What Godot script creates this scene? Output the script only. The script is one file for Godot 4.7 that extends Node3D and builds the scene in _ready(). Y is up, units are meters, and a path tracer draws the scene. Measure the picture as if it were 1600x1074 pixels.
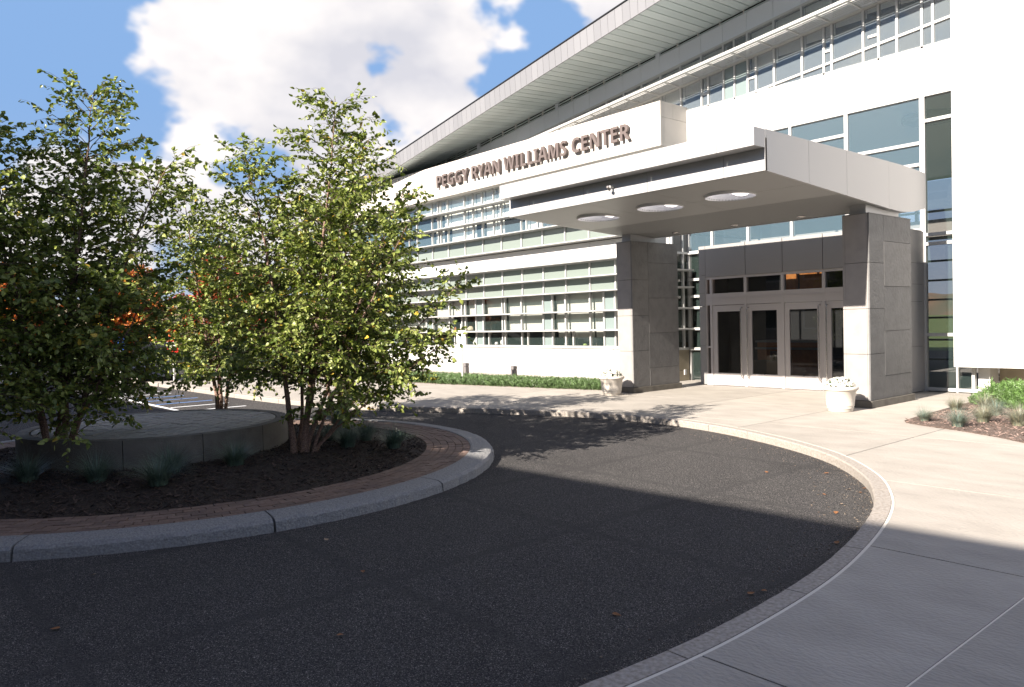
extends Node3D

const RY := -0.11            # road level; the pavement is y = 0
const ZM := -18.15           # main wall and tall glass
const ZW := -17.35           # window wall of the wing
const ZB := -16.95           # front of the lettered band
const ZD := -17.0            # front of the door bay
const XR := -13.42           # right end of the wing

var M := {}
var rng := RandomNumberGenerator.new()
var used := {}
var boxes := {}

# ---------------------------------------------------------------- helpers
func numbered(parent: Node, called: String) -> String:
	var key := str(parent.get_instance_id()) + called
	used[key] = used.get(key, -1) + 1
	return called if used[key] == 0 else "%s_%03d" % [called, used[key]]

func put(parent: Node, called: String, mesh: Mesh, mat: Material, xf := Transform3D()) -> MeshInstance3D:
	var o := MeshInstance3D.new()
	o.name = numbered(parent, called)
	o.mesh = mesh
	o.material_override = mat
	o.transform = xf
	parent.add_child(o, true)
	return o

func tag(o: Node, label: String, category: String, group := "") -> void:
	o.set_meta("label", label)
	o.set_meta("category", category)
	if group != "":
		o.set_meta("group", group)

func thing(called: String, label: String, category: String, at := Vector3.ZERO, turn := 0.0, group := "") -> Node3D:
	var o := Node3D.new()
	o.name = numbered(self, called)
	add_child(o, true)
	o.position = at
	o.rotation.y = turn
	tag(o, label, category, group)
	return o

func struct(o: Node) -> Node:
	o.set_meta("kind", "structure")
	return o

func stuff(o: Node) -> Node:
	o.set_meta("kind", "stuff")
	return o

func dup(root: Node3D, at: Vector3, turn: float, label: String, grow := 1.0) -> Node3D:
	var r: Node3D = root.duplicate()
	var base := String(root.name)
	r.name = numbered(self, base)
	add_child(r, true)
	r.position = at
	r.rotation = Vector3(0, turn, 0)
	r.scale = Vector3.ONE * grow
	r.set_meta("label", label)
	return r

func box_mesh(size: Vector3) -> BoxMesh:
	var key := size.snapped(Vector3.ONE * 0.0005)
	if not boxes.has(key):
		var b := BoxMesh.new()
		b.size = size
		boxes[key] = b
	return boxes[key]

func bx(parent: Node, called: String, x0: float, x1: float, y0: float, y1: float, z0: float, z1: float, mat: Material) -> MeshInstance3D:
	var s := Vector3(absf(x1 - x0), absf(y1 - y0), absf(z1 - z0))
	return put(parent, called, box_mesh(s), mat, Transform3D(Basis(), Vector3(x0 + x1, y0 + y1, z0 + z1) * 0.5))

func st_new(flat := true) -> SurfaceTool:
	var st := SurfaceTool.new()
	st.begin(Mesh.PRIMITIVE_TRIANGLES)
	if flat:
		st.set_smooth_group(-1)
	return st

func st_box(st: SurfaceTool, x0: float, x1: float, y0: float, y1: float, z0: float, z1: float) -> void:
	st.append_from(box_mesh(Vector3(absf(x1 - x0), absf(y1 - y0), absf(z1 - z0))), 0, Transform3D(Basis(), Vector3(x0 + x1, y0 + y1, z0 + z1) * 0.5))

# a quad a b c d, clockwise when seen from the front
func quad(st: SurfaceTool, a: Vector3, b: Vector3, c: Vector3, d: Vector3) -> void:
	for v in [a, b, c, a, c, d]:
		st.add_vertex(v)

# a flat-shaded prism between two rings of the same count (ring 0 = bottom)
func hull8(st: SurfaceTool, p: Array) -> void:
	# p: 8 corners, 0-3 one face, 4-7 the opposite face, same order
	quad(st, p[3], p[2], p[1], p[0])
	quad(st, p[4], p[5], p[6], p[7])
	for i in 4:
		var j := (i + 1) % 4
		quad(st, p[i], p[j], p[4 + j], p[4 + i])

func done(st: SurfaceTool) -> ArrayMesh:
	st.generate_normals()
	st.index()
	return st.commit()

func slab_mesh(poly: PackedVector2Array, y0: float, y1: float) -> ArrayMesh:
	var st := st_new()
	var tri := Geometry2D.triangulate_polygon(poly)
	for k in range(0, tri.size(), 3):
		var a := poly[tri[k]]
		var b := poly[tri[k + 1]]
		var c := poly[tri[k + 2]]
		if (b - a).cross(c - a) < 0:
			var t := b
			b = c
			c = t
		st.add_vertex(Vector3(a.x, y1, a.y)); st.add_vertex(Vector3(b.x, y1, b.y)); st.add_vertex(Vector3(c.x, y1, c.y))
		st.add_vertex(Vector3(a.x, y0, a.y)); st.add_vertex(Vector3(c.x, y0, c.y)); st.add_vertex(Vector3(b.x, y0, b.y))
	var n := poly.size()
	var cw := 1 if Geometry2D.is_polygon_clockwise(poly) else -1
	for i in n:
		var a := poly[i]
		var b := poly[(i + 1) % n]
		if cw < 0:
			quad(st, Vector3(a.x, y0, a.y), Vector3(a.x, y1, a.y), Vector3(b.x, y1, b.y), Vector3(b.x, y0, b.y))
		else:
			quad(st, Vector3(b.x, y0, b.y), Vector3(b.x, y1, b.y), Vector3(a.x, y1, a.y), Vector3(a.x, y0, a.y))
	st.generate_normals()
	st.index()
	return st.commit()

func tube(st: SurfaceTool, pts: Array, radii: Array, sides: int) -> void:
	var rings := []
	for i in pts.size():
		var d: Vector3 = (pts[mini(i + 1, pts.size() - 1)] - pts[maxi(i - 1, 0)]).normalized()
		var u := d.cross(Vector3(0.31, 0.2, 0.93)).normalized()
		var v := d.cross(u)
		var ring := []
		for k in sides:
			var a := TAU * k / sides
			ring.append([pts[i] + (u * cos(a) + v * sin(a)) * radii[i], u * cos(a) + v * sin(a)])
		rings.append(ring)
	for i in pts.size() - 1:
		for k in sides:
			var k2 := (k + 1) % sides
			for q in [rings[i][k], rings[i + 1][k], rings[i + 1][k2], rings[i][k], rings[i + 1][k2], rings[i][k2]]:
				st.set_normal(q[1])
				st.add_vertex(q[0])

func lathe(profile: Array, sides := 40) -> ArrayMesh:
	var st := st_new(false)
	for i in profile.size() - 1:
		var a: Vector2 = profile[i]
		var b: Vector2 = profile[i + 1]
		for k in sides:
			var t0 := TAU * k / sides
			var t1 := TAU * (k + 1) / sides
			quad(st, Vector3(a.x * cos(t0), a.y, a.x * sin(t0)), Vector3(b.x * cos(t0), b.y, b.x * sin(t0)), Vector3(b.x * cos(t1), b.y, b.x * sin(t1)), Vector3(a.x * cos(t1), a.y, a.x * sin(t1)))
	st.generate_normals()
	return st.commit()

# ---------------------------------------------------------------- materials
func noise_tex(freq: float, ramp: Array, kind := FastNoiseLite.TYPE_SIMPLEX_SMOOTH, octaves := 4, size := 1024, sd := 1) -> NoiseTexture2D:
	var n := FastNoiseLite.new()
	n.seed = sd
	n.noise_type = kind
	n.frequency = freq
	n.fractal_octaves = octaves
	if kind == FastNoiseLite.TYPE_CELLULAR:
		n.cellular_return_type = FastNoiseLite.RETURN_CELL_VALUE
	var t := NoiseTexture2D.new()
	t.width = size
	t.height = size
	t.seamless = true
	t.noise = n
	if ramp.size():
		var g := Gradient.new()
		var off := PackedFloat32Array()
		var col := PackedColorArray()
		for r in ramp:
			off.append(r[0])
			col.append((r[1] as Color).linear_to_srgb())
		g.offsets = off
		g.colors = col
		t.color_ramp = g
	return t

func bump_tex(freq: float, strength: float, kind := FastNoiseLite.TYPE_SIMPLEX_SMOOTH, octaves := 4, size := 1024, sd := 3) -> NoiseTexture2D:
	var t := noise_tex(freq, [], kind, octaves, size, sd)
	t.as_normal_map = true
	t.bump_strength = strength
	return t

func g(v: float) -> Color:
	return Color(v, v, v)

func mat(col: Color, rough := 0.7, metal := 0.0) -> StandardMaterial3D:
	var m := StandardMaterial3D.new()
	m.albedo_color = col.linear_to_srgb()
	m.roughness = rough
	m.metallic = metal
	return m

func tmat(albedo: Texture2D, scale: float, rough := 0.8, normal: Texture2D = null, nscale := 1.0) -> StandardMaterial3D:
	var m := StandardMaterial3D.new()
	m.albedo_texture = albedo
	m.roughness = rough
	m.uv1_triplanar = true
	m.uv1_world_triplanar = true
	m.uv1_scale = Vector3.ONE * scale
	if normal:
		m.normal_enabled = true
		m.normal_texture = normal
		m.normal_scale = nscale
	return m

func glass(col: Color, alpha: float, spec := 1.0) -> StandardMaterial3D:
	var m := StandardMaterial3D.new()
	var c := col.linear_to_srgb()
	c.a = alpha
	m.albedo_color = c
	m.transparency = BaseMaterial3D.TRANSPARENCY_ALPHA
	m.roughness = 0.02
	m.metallic_specular = spec
	return m

func leafmat(backlight: Color) -> StandardMaterial3D:
	var m := StandardMaterial3D.new()
	m.vertex_color_use_as_albedo = true
	m.roughness = 0.42
	m.backlight_enabled = true
	m.backlight = backlight.linear_to_srgb()
	m.cull_mode = BaseMaterial3D.CULL_DISABLED
	return m

func make_materials() -> void:
	var fine := bump_tex(0.09, 6.0, FastNoiseLite.TYPE_SIMPLEX_SMOOTH, 4, 1024, 5)
	var rock := bump_tex(0.02, 9.0, FastNoiseLite.TYPE_SIMPLEX_SMOOTH, 5, 1024, 6)
	var grit := bump_tex(0.12, 7.0, FastNoiseLite.TYPE_CELLULAR, 2, 1024, 7)
	M.asphalt = tmat(noise_tex(0.2, [[0.0, Color(0.023, 0.023, 0.0242)], [0.45, Color(0.0517, 0.0506, 0.0512)], [0.75, Color(0.0782, 0.0747, 0.0725)], [0.90, Color(0.115, 0.1092, 0.1035)], [0.97, Color(0.2185, 0.2012, 0.1898)], [1.0, Color(0.391, 0.368, 0.345)]], FastNoiseLite.TYPE_CELLULAR, 1, 2048, 11), 0.5, 0.9, grit, 0.8)
	M.asphalt.metallic_specular = 0.22
	M.asphalt.vertex_color_use_as_albedo = true
	M.concrete = tmat(noise_tex(0.006, [[0.0, Color(.305, .283, .254)], [0.3, Color(.342, .317, .283)], [0.6, Color(.365, .338, .303)], [1.0, Color(.405, .376, .338)]], FastNoiseLite.TYPE_SIMPLEX_SMOOTH, 7, 1024, 12), 0.28, 0.85, fine, 0.3)
	M.concrete.uv1_scale = Vector3(0.17, 0.28, 0.34)
	M.slabs = []
	for k in 4:
		var cm: StandardMaterial3D = M.concrete.duplicate()
		cm.albedo_color = Color(1, 1, 1) * [1.0, 0.965, 0.985, 0.945][k]
		cm.uv1_offset = Vector3(.37, .11, .23) * k
		M.slabs.append(cm)
	M.sealant = mat(Color(.62, .58, .52), 0.6)
	M.jointdark = mat(Color(.06, .055, .05), 0.9)
	M.granite = tmat(noise_tex(0.05, [[0.0, Color(0.1084, 0.1122, 0.1161)], [0.45, Color(0.1935, 0.1935, 0.1974)], [0.7, Color(0.2477, 0.2477, 0.2477)], [1.0, Color(0.3406, 0.3328, 0.3251)]], FastNoiseLite.TYPE_SIMPLEX_SMOOTH, 5, 1024, 13), 0.9, 0.8, rock, 1.0)
	M.kerb = tmat(noise_tex(0.03, [[0.0, Color(0.1887, 0.1635, 0.1384)], [0.4, Color(0.2768, 0.2484, 0.2201)], [0.65, Color(0.3145, 0.2893, 0.2642)], [1.0, Color(0.3774, 0.346, 0.3082)]], FastNoiseLite.TYPE_SIMPLEX_SMOOTH, 6, 1024, 14), 0.8, 0.8, rock, 0.5)
	M.brick = []
	for c in [Color(.150, .100, .080), Color(.170, .112, .088), Color(.132, .090, .074), Color(.182, .124, .10)]:
		var b := tmat(noise_tex(0.05, [[0.0, c * 0.75], [0.5, c], [1.0, c * 1.25]], FastNoiseLite.TYPE_SIMPLEX_SMOOTH, 4, 256, 15 + M.brick.size()), 1.7, 0.85, fine, 0.4)
		M.brick.append(b)

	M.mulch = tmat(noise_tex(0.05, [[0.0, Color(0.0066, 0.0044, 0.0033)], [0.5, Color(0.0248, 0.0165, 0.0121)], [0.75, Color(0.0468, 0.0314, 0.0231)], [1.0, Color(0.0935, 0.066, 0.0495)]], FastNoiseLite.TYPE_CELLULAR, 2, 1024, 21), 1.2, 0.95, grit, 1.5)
	M.mulch_dry = tmat(noise_tex(0.05, [[0.0, Color(0.04, 0.0272, 0.0216)], [0.5, Color(0.112, 0.0784, 0.064)], [0.75, Color(0.168, 0.124, 0.104)], [1.0, Color(0.264, 0.208, 0.176)]], FastNoiseLite.TYPE_CELLULAR, 2, 1024, 22), 1.2, 0.95, grit, 1.5)
	M.cast = tmat(noise_tex(0.008, [[0.0, Color(0.0887, 0.0806, 0.0706)], [0.5, Color(0.129, 0.119, 0.1028)], [1.0, Color(0.1613, 0.1492, 0.129)]], FastNoiseLite.TYPE_SIMPLEX_SMOOTH, 6, 1024, 23), 0.45, 0.85, fine, 0.35)
	M.paver = tmat(noise_tex(0.02, [[0.0, Color(.25, .24, .22)], [0.5, Color(.34, .325, .30)], [1.0, Color(.43, .41, .38)]], FastNoiseLite.TYPE_SIMPLEX_SMOOTH, 5, 512, 24), 0.9, 0.8, fine, 0.4)
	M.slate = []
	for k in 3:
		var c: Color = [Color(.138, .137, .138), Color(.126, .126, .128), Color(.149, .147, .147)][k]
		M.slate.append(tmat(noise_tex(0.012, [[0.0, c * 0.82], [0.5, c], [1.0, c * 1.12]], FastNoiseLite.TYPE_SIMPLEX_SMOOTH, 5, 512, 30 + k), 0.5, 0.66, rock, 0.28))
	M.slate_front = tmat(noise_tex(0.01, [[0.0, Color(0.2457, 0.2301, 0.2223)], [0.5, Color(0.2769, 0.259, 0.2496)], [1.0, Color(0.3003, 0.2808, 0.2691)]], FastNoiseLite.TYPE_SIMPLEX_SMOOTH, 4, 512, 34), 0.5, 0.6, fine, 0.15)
	M.white = tmat(noise_tex(0.004, [[0.0, Color(0.504, 0.504, 0.495)], [1.0, Color(0.567, 0.567, 0.558)]], FastNoiseLite.TYPE_SIMPLEX_SMOOTH, 4, 512, 35), 0.2, 0.6, fine, 0.08)
	M.block = tmat(noise_tex(0.006, [[0.0, Color(.50, .495, .485)], [1.0, Color(.58, .575, .565)]], FastNoiseLite.TYPE_SIMPLEX_SMOOTH, 5, 512, 36), 0.35, 0.7, fine, 0.2)
	M.band = tmat(noise_tex(0.006, [[0.0, Color(0.45, 0.4275, 0.4005)], [1.0, Color(0.522, 0.495, 0.468)]], FastNoiseLite.TYPE_SIMPLEX_SMOOTH, 5, 512, 37), 0.35, 0.7, fine, 0.12)
	M.canopy = mat(Color(0.4114, 0.4114, 0.4193), 0.38, 0.2)
	M.tube = mat(Color(.74, .74, .76), 0.5)
	M.soffit = mat(Color(.305, .31, .315), 0.45, 0.1)
	M.zinc = []
	for k in 3:
		M.zinc.append(mat([Color(0.2108, 0.2139, 0.2294), Color(0.2232, 0.2263, 0.2418), Color(0.2015, 0.2046, 0.2201)][k], 0.5, 0.2))
	M.plank = []
	for k in 3:
		M.plank.append(mat([Color(0.5405, 0.621, 0.6325), Color(0.5865, 0.667, 0.6785), Color(0.506, 0.5865, 0.598)][k], 0.5, 0.1))
	M.alu = mat(Color(.60, .585, .565), 0.4, 0.2)
	M.frame = mat(Color(0.425, 0.4292, 0.425), 0.45, 0.1)
	M.doorframe = mat(Color(.47, .445, .445), 0.45, 0.25)
	M.steel = mat(Color(.55, .53, .52), 0.25, 0.9)
	M.greypanel = mat(Color(.265, .258, .255), 0.55, 0.1)
	M.bluepanel = mat(Color(.56, .595, .65), 0.5, 0.1)
	M.letter = mat(Color(.135, .108, .102), 0.45, 0.2)
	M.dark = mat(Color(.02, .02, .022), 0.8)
	M.black = mat(Color(.012, .012, .014), 0.4)
	M.glass = glass(Color(.05, .075, .07), 0.32)
	M.glassdoor = glass(Color(.006, .007, .007), 0.68)
	M.glassblue = glass(Color(.33, .53, .68), 0.03)
	M.glassblue.metallic = 0.15
	M.glasstop = glass(Color(.38, .45, .50), 0.08)
	M.glasstop.metallic = 0.10
	M.frit = mat(Color(.180, .214, .198), 0.12, 0.0) #Color(0.1613, 0.1965, 0.1785), 0.12, 0.0)
	M.frit.metallic_specular = 0.9
	M.teal = mat(Color(.18, .225, .222), 0.15) #Color(0.184, 0.248, 0.244), 0.15)
	M.teal.metallic_specular = 0.9
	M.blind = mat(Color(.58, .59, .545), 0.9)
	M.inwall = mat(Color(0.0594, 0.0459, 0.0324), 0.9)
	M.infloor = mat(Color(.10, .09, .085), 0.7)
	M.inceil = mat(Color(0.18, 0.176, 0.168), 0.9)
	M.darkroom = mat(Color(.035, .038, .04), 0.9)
	M.wood = tmat(noise_tex(0.02, [[0.0, Color(.42, .15, .035)], [0.5, Color(.56, .22, .055)], [1.0, Color(.66, .29, .08)]], FastNoiseLite.TYPE_SIMPLEX_SMOOTH, 4, 256, 40), 1.0, 0.45)
	M.pot = tmat(noise_tex(0.01, [[0.0, Color(0.5084, 0.4674, 0.41)], [1.0, Color(0.6068, 0.5658, 0.5084)]], FastNoiseLite.TYPE_SIMPLEX_SMOOTH, 5, 256, 41), 1.2, 0.7, fine, 0.1)
	M.tan = tmat(noise_tex(0.01, [[0.0, Color(.30, .26, .19)], [1.0, Color(.40, .35, .27)]], FastNoiseLite.TYPE_SIMPLEX_SMOOTH, 5, 256, 42), 0.6, 0.7)
	M.bark = tmat(noise_tex(0.03, [[0.0, Color(.06, .035, .025)], [0.4, Color(.16, .10, .075)], [0.65, Color(.28, .18, .14)], [1.0, Color(.46, .34, .28)]], FastNoiseLite.TYPE_SIMPLEX_SMOOTH, 5, 512, 43), 3.0, 0.85, rock, 1.0)
	M.twig = mat(Color(.085, .055, .042), 0.8)
	M.leaf = leafmat(Color(.34, .41, .11))
	M.leaf_red = leafmat(Color(.25, .10, .03))
	M.grass = leafmat(Color(.06, .08, .05))
	M.petal = leafmat(Color(.3, .3, .28))
	M.lawn = tmat(noise_tex(0.05, [[0.0, Color(.035, .06, .015)], [0.5, Color(.075, .115, .03)], [1.0, Color(.14, .18, .05)]], FastNoiseLite.TYPE_SIMPLEX_SMOOTH, 5, 512, 44), 0.4, 0.95, grit, 1.0)
	M.paint = mat(Color(.72, .74, .76), 0.7)
	M.paintblue = mat(Color(.10, .22, .50), 0.7)
	M.hill = mat(Color.WHITE, 1.0)
	M.hill.vertex_color_use_as_albedo = true
	M.neighbour = tmat(noise_tex(0.01, [[0.0, Color(.26, .22, .18)], [1.0, Color(.36, .31, .26)]], FastNoiseLite.TYPE_SIMPLEX_SMOOTH, 5, 256, 45), 0.5, 0.8)
	M.drywleaf = mat(Color(.20, .085, .03), 0.8)
	M.bollard = mat(Color(.16, .15, .15), 0.6)
	M.plate = mat(Color(.78, .78, .76), 0.5)
	M.signblue = mat(Color(.02, .09, .42), 0.5)
	M.taillight = mat(Color(.55, .02, .02), 0.3)
	M.carblue = mat(Color(.03, .035, .06), 0.2, 0.3)
	M.carwhite = mat(Color(.6, .6, .6), 0.2, 0.2)
	M.palewleaf = mat(Color(.30, .22, .15), 0.8)

# ---------------------------------------------------------------- sky
func smooth(a: float, b: float, x: float) -> float:
	var t := clampf((x - a) / (b - a), 0.0, 1.0)
	return t * t * (3.0 - 2.0 * t)

func make_sky() -> Sky:
	var w := 3072
	var h := 1536
	var n := FastNoiseLite.new()
	n.seed = 4
	n.frequency = 3.4
	n.fractal_octaves = 6
	n.fractal_gain = 0.52
	var n2 := FastNoiseLite.new()
	n2.seed = 9
	n2.frequency = 5.5
	n2.fractal_octaves = 5
	# cumulus heaps: azimuth (atan2(z, x)), elevation, half widths, in degrees, strength
	var heaps := [[-160.5, 18.5, 6.0, 6.5, 1.15], [-152, 15.5, 8.5, 7.0, 1.2], [-145.8, 17.0, 6.0, 6.0, 1.3], [-155, 22.5, 9, 4.5, 1.0], [-162.0, 8.6, 6.5, 2.6, 1.0], [-171, 6.5, 7, 4.2, 0.8], [-153, 8.0, 10, 3.6, 0.8], [-138.6, 20.0, 2.6, 1.7, 0.52], [-132.3, 22.5, 3.6, 2.6, 0.95]]
	var holes := [[-173, 18.0, 6.2, 7.0, 1.2], [-165.0, 12.4, 2.2, 1.8, 0.7], [-138.4, 17.2, 2.4, 1.8, 0.8], [-136.0, 21.2, 2.0, 2.0, 0.6]]
	var data := PackedFloat32Array()
	data.resize(w * h * 3)
	var at := 0
	for j in h:
		var polar := PI * (j + 0.5) / h
		var y := cos(polar)
		var s := sin(polar)
		var el := 90.0 - rad_to_deg(polar)
		for i in w:
			var a := TAU * (i + 0.5) / w
			var x := sin(a) * s
			var z := -cos(a) * s
			var c := Color(.30, .36, .43)
			if y > -0.01:
				var up := pow(clampf(y, 0.0, 1.0), 0.55)
				c = Color(.26, .29, .34).lerp(Color(.125, .215, .375), smooth(0.05, 0.50, up)).lerp(Color(.019, .049, .155), smooth(0.56, 0.92, up))
				var q := Vector3(x, y * 1.6, z)
				var d := n.get_noise_3dv(q)
				var az := rad_to_deg(atan2(z, x))
				var bias := -0.16
				if absf(wrapf(az + 152.0, -180.0, 180.0)) < 48.0 and el < 45.0:
					var hb := 0.0
					for e in heaps:
						var u: float = (az - e[0]) / e[2]
						var v: float = (el - e[1]) / e[3]
						hb = maxf(hb, e[4] * exp(-(u * u + v * v) * 0.7))
					for e in holes:
						var u: float = (az - e[0]) / e[2]
						var v: float = (el - e[1]) / e[3]
						hb -= e[4] * exp(-(u * u + v * v))
					var wgt := smooth(48.0, 34.0, absf(wrapf(az + 152.0, -180.0, 180.0))) * smooth(45.0, 30.0, el)
					bias = lerpf(-0.09, -0.25 + 0.74 * hb, wgt)
				else:
					bias = -0.09
				var puff0 := n2.get_noise_3dv(q * 2.2) * 0.10
				var dens := smooth(-0.03, 0.15, d + bias + puff0)
				var lit := n.get_noise_3dv(q + Vector3(0.0, 0.10, 0.05))
				var puff := n2.get_noise_3dv(q)
				var sh := clampf(0.84 + (d - lit) * 1.5 + puff * 0.5 - maxf(0.0, d + bias - 0.18) * 0.55, 0.0, 1.15)
				var cc := Color(.35, .345, .37).lerp(Color(.50, .475, .465), sh)
				c = c.lerp(cc, dens * 0.96)
			data[at] = c.r
			data[at + 1] = c.g
			data[at + 2] = c.b
			at += 3
	var img := Image.create_from_data(w, h, false, Image.FORMAT_RGBF, data.to_byte_array())
	var m := PanoramaSkyMaterial.new()
	m.panorama = ImageTexture.create_from_image(img)
	var sky := Sky.new()
	sky.sky_material = m
	return sky

func _ready() -> void:
	rng.seed = 20
	# ---- camera
	var cam := Camera3D.new()
	cam.name = "camera"
	var yaw := 0.707887655
	var pitch := -0.0267966974
	var roll := -0.0250202828
	var f := Vector3(-cos(yaw) * cos(pitch), sin(pitch), -sin(yaw) * cos(pitch))
	var r := f.cross(Vector3.UP).normalized()
	var u := r.cross(f)
	var r2 := r * cos(roll) + u * sin(roll)
	var u2 := u * cos(roll) - r * sin(roll)
	cam.transform = Transform3D(Basis(r2, u2, -f), Vector3(0, 1.75, 0))
	cam.fov = 47.786
	cam.near = 0.05
	cam.far = 4000.0
	add_child(cam)
	cam.current = true
	# ---- sky, exposure
	var we := WorldEnvironment.new()
	we.name = "environment"
	var env := Environment.new()
	env.background_mode = Environment.BG_SKY
	env.sky = make_sky()
	env.tonemap_mode = Environment.TONE_MAPPER_LINEAR
	env.tonemap_exposure = 3.1
	env.background_energy_multiplier = 0.70
	env.sdfgi_enabled = true
	env.ssao_enabled = true
	env.ssil_enabled = true
	we.environment = env
	add_child(we)
	# ---- sun
	var sun := DirectionalLight3D.new()
	sun.name = "sun"
	sun.light_energy = 1.6
	sun.light_color = Color(1.0, 0.955, 0.90)
	sun.light_angular_distance = 0.5
	sun.shadow_enabled = true
	sun.look_at_from_position(Vector3.ZERO, Vector3(-0.030, -0.60, -1.0), Vector3.UP)
	add_child(sun)
	make_materials()
	LEAF = leaf_mesh()
	ground_and_roads()
	island()
	building()
	canopy()
	planting()
	background()
	trees()
	fallen_leaves()

# ---------------------------------------------------------------- ground
func spline(p: Array, step: float) -> PackedVector2Array:
	var c := Curve2D.new()
	for i in p.size():
		var t: Vector2 = (p[mini(i + 1, p.size() - 1)] - p[maxi(i - 1, 0)]) / 6.0
		c.add_point(p[i], -t, t)
	c.bake_interval = step
	return c.get_baked_points()

func offset_line(p: PackedVector2Array, d: float) -> PackedVector2Array:
	var o := PackedVector2Array()
	for i in p.size():
		var t := (p[mini(i + 1, p.size() - 1)] - p[maxi(i - 1, 0)]).normalized()
		o.append(p[i] + Vector2(-t.y, t.x) * d)
	return o

# stones swept along a line; profile points are (distance to the right-hand normal, height), rough = how far the split face wanders
func sweep_stone(line: PackedVector2Array, profile: Array, rough: Array, sd: int) -> ArrayMesh:
	var n := FastNoiseLite.new()
	n.seed = sd
	n.frequency = 3.1
	n.fractal_octaves = 3
	var st := st_new()
	var rings := []
	for i in line.size():
		var t := (line[mini(i + 1, line.size() - 1)] - line[maxi(i - 1, 0)]).normalized()
		var nn := Vector2(-t.y, t.x)
		var ring := []
		for k in profile.size():
			var p: Vector2 = profile[k]
			var w: float = n.get_noise_3d(line[i].x * 2.0, k * 3.7, line[i].y * 2.0) * rough[k]
			var q := line[i] + nn * (p.x + w)
			ring.append(Vector3(q.x, p.y + n.get_noise_3d(line[i].x * 1.5, 20.0 + k, line[i].y * 1.5) * rough[k] * 0.35, q.y))
		rings.append(ring)
	for i in line.size() - 1:
		for k in profile.size():
			var k2 := (k + 1) % profile.size()
			quad(st, rings[i][k], rings[i][k2], rings[i + 1][k2], rings[i + 1][k])
	for e in [0, line.size() - 1]:
		var ring: Array = rings[e]
		for k in range(1, profile.size() - 1):
			var tri := [ring[0], ring[k], ring[k + 1]]
			if e == 0:
				tri.reverse()
			for v in tri:
				st.add_vertex(v)
	st.generate_normals()
	return st.commit()

func kerb_run(parent: Node, called: String, line: PackedVector2Array, length: float, profile: Array, rough: Array, m: Material, sd: int) -> void:
	var per := int(length / 0.1)
	var i := 0
	while i < line.size() - 2:
		var part := line.slice(i, mini(i + per + 1, line.size()))
		if line.size() - (i + per) < per / 3:
			part = line.slice(i, line.size())
			i = line.size()
		if part.size() > 2:
			# a joint: both ends are drawn in by 4 mm
			part[0] = part[0].move_toward(part[1], 0.005)
			part[part.size() - 1] = part[part.size() - 1].move_toward(part[part.size() - 2], 0.005)
			put(parent, called, sweep_stone(part, profile, rough, sd + i), m)
		i += per

var road_face: PackedVector2Array

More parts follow.
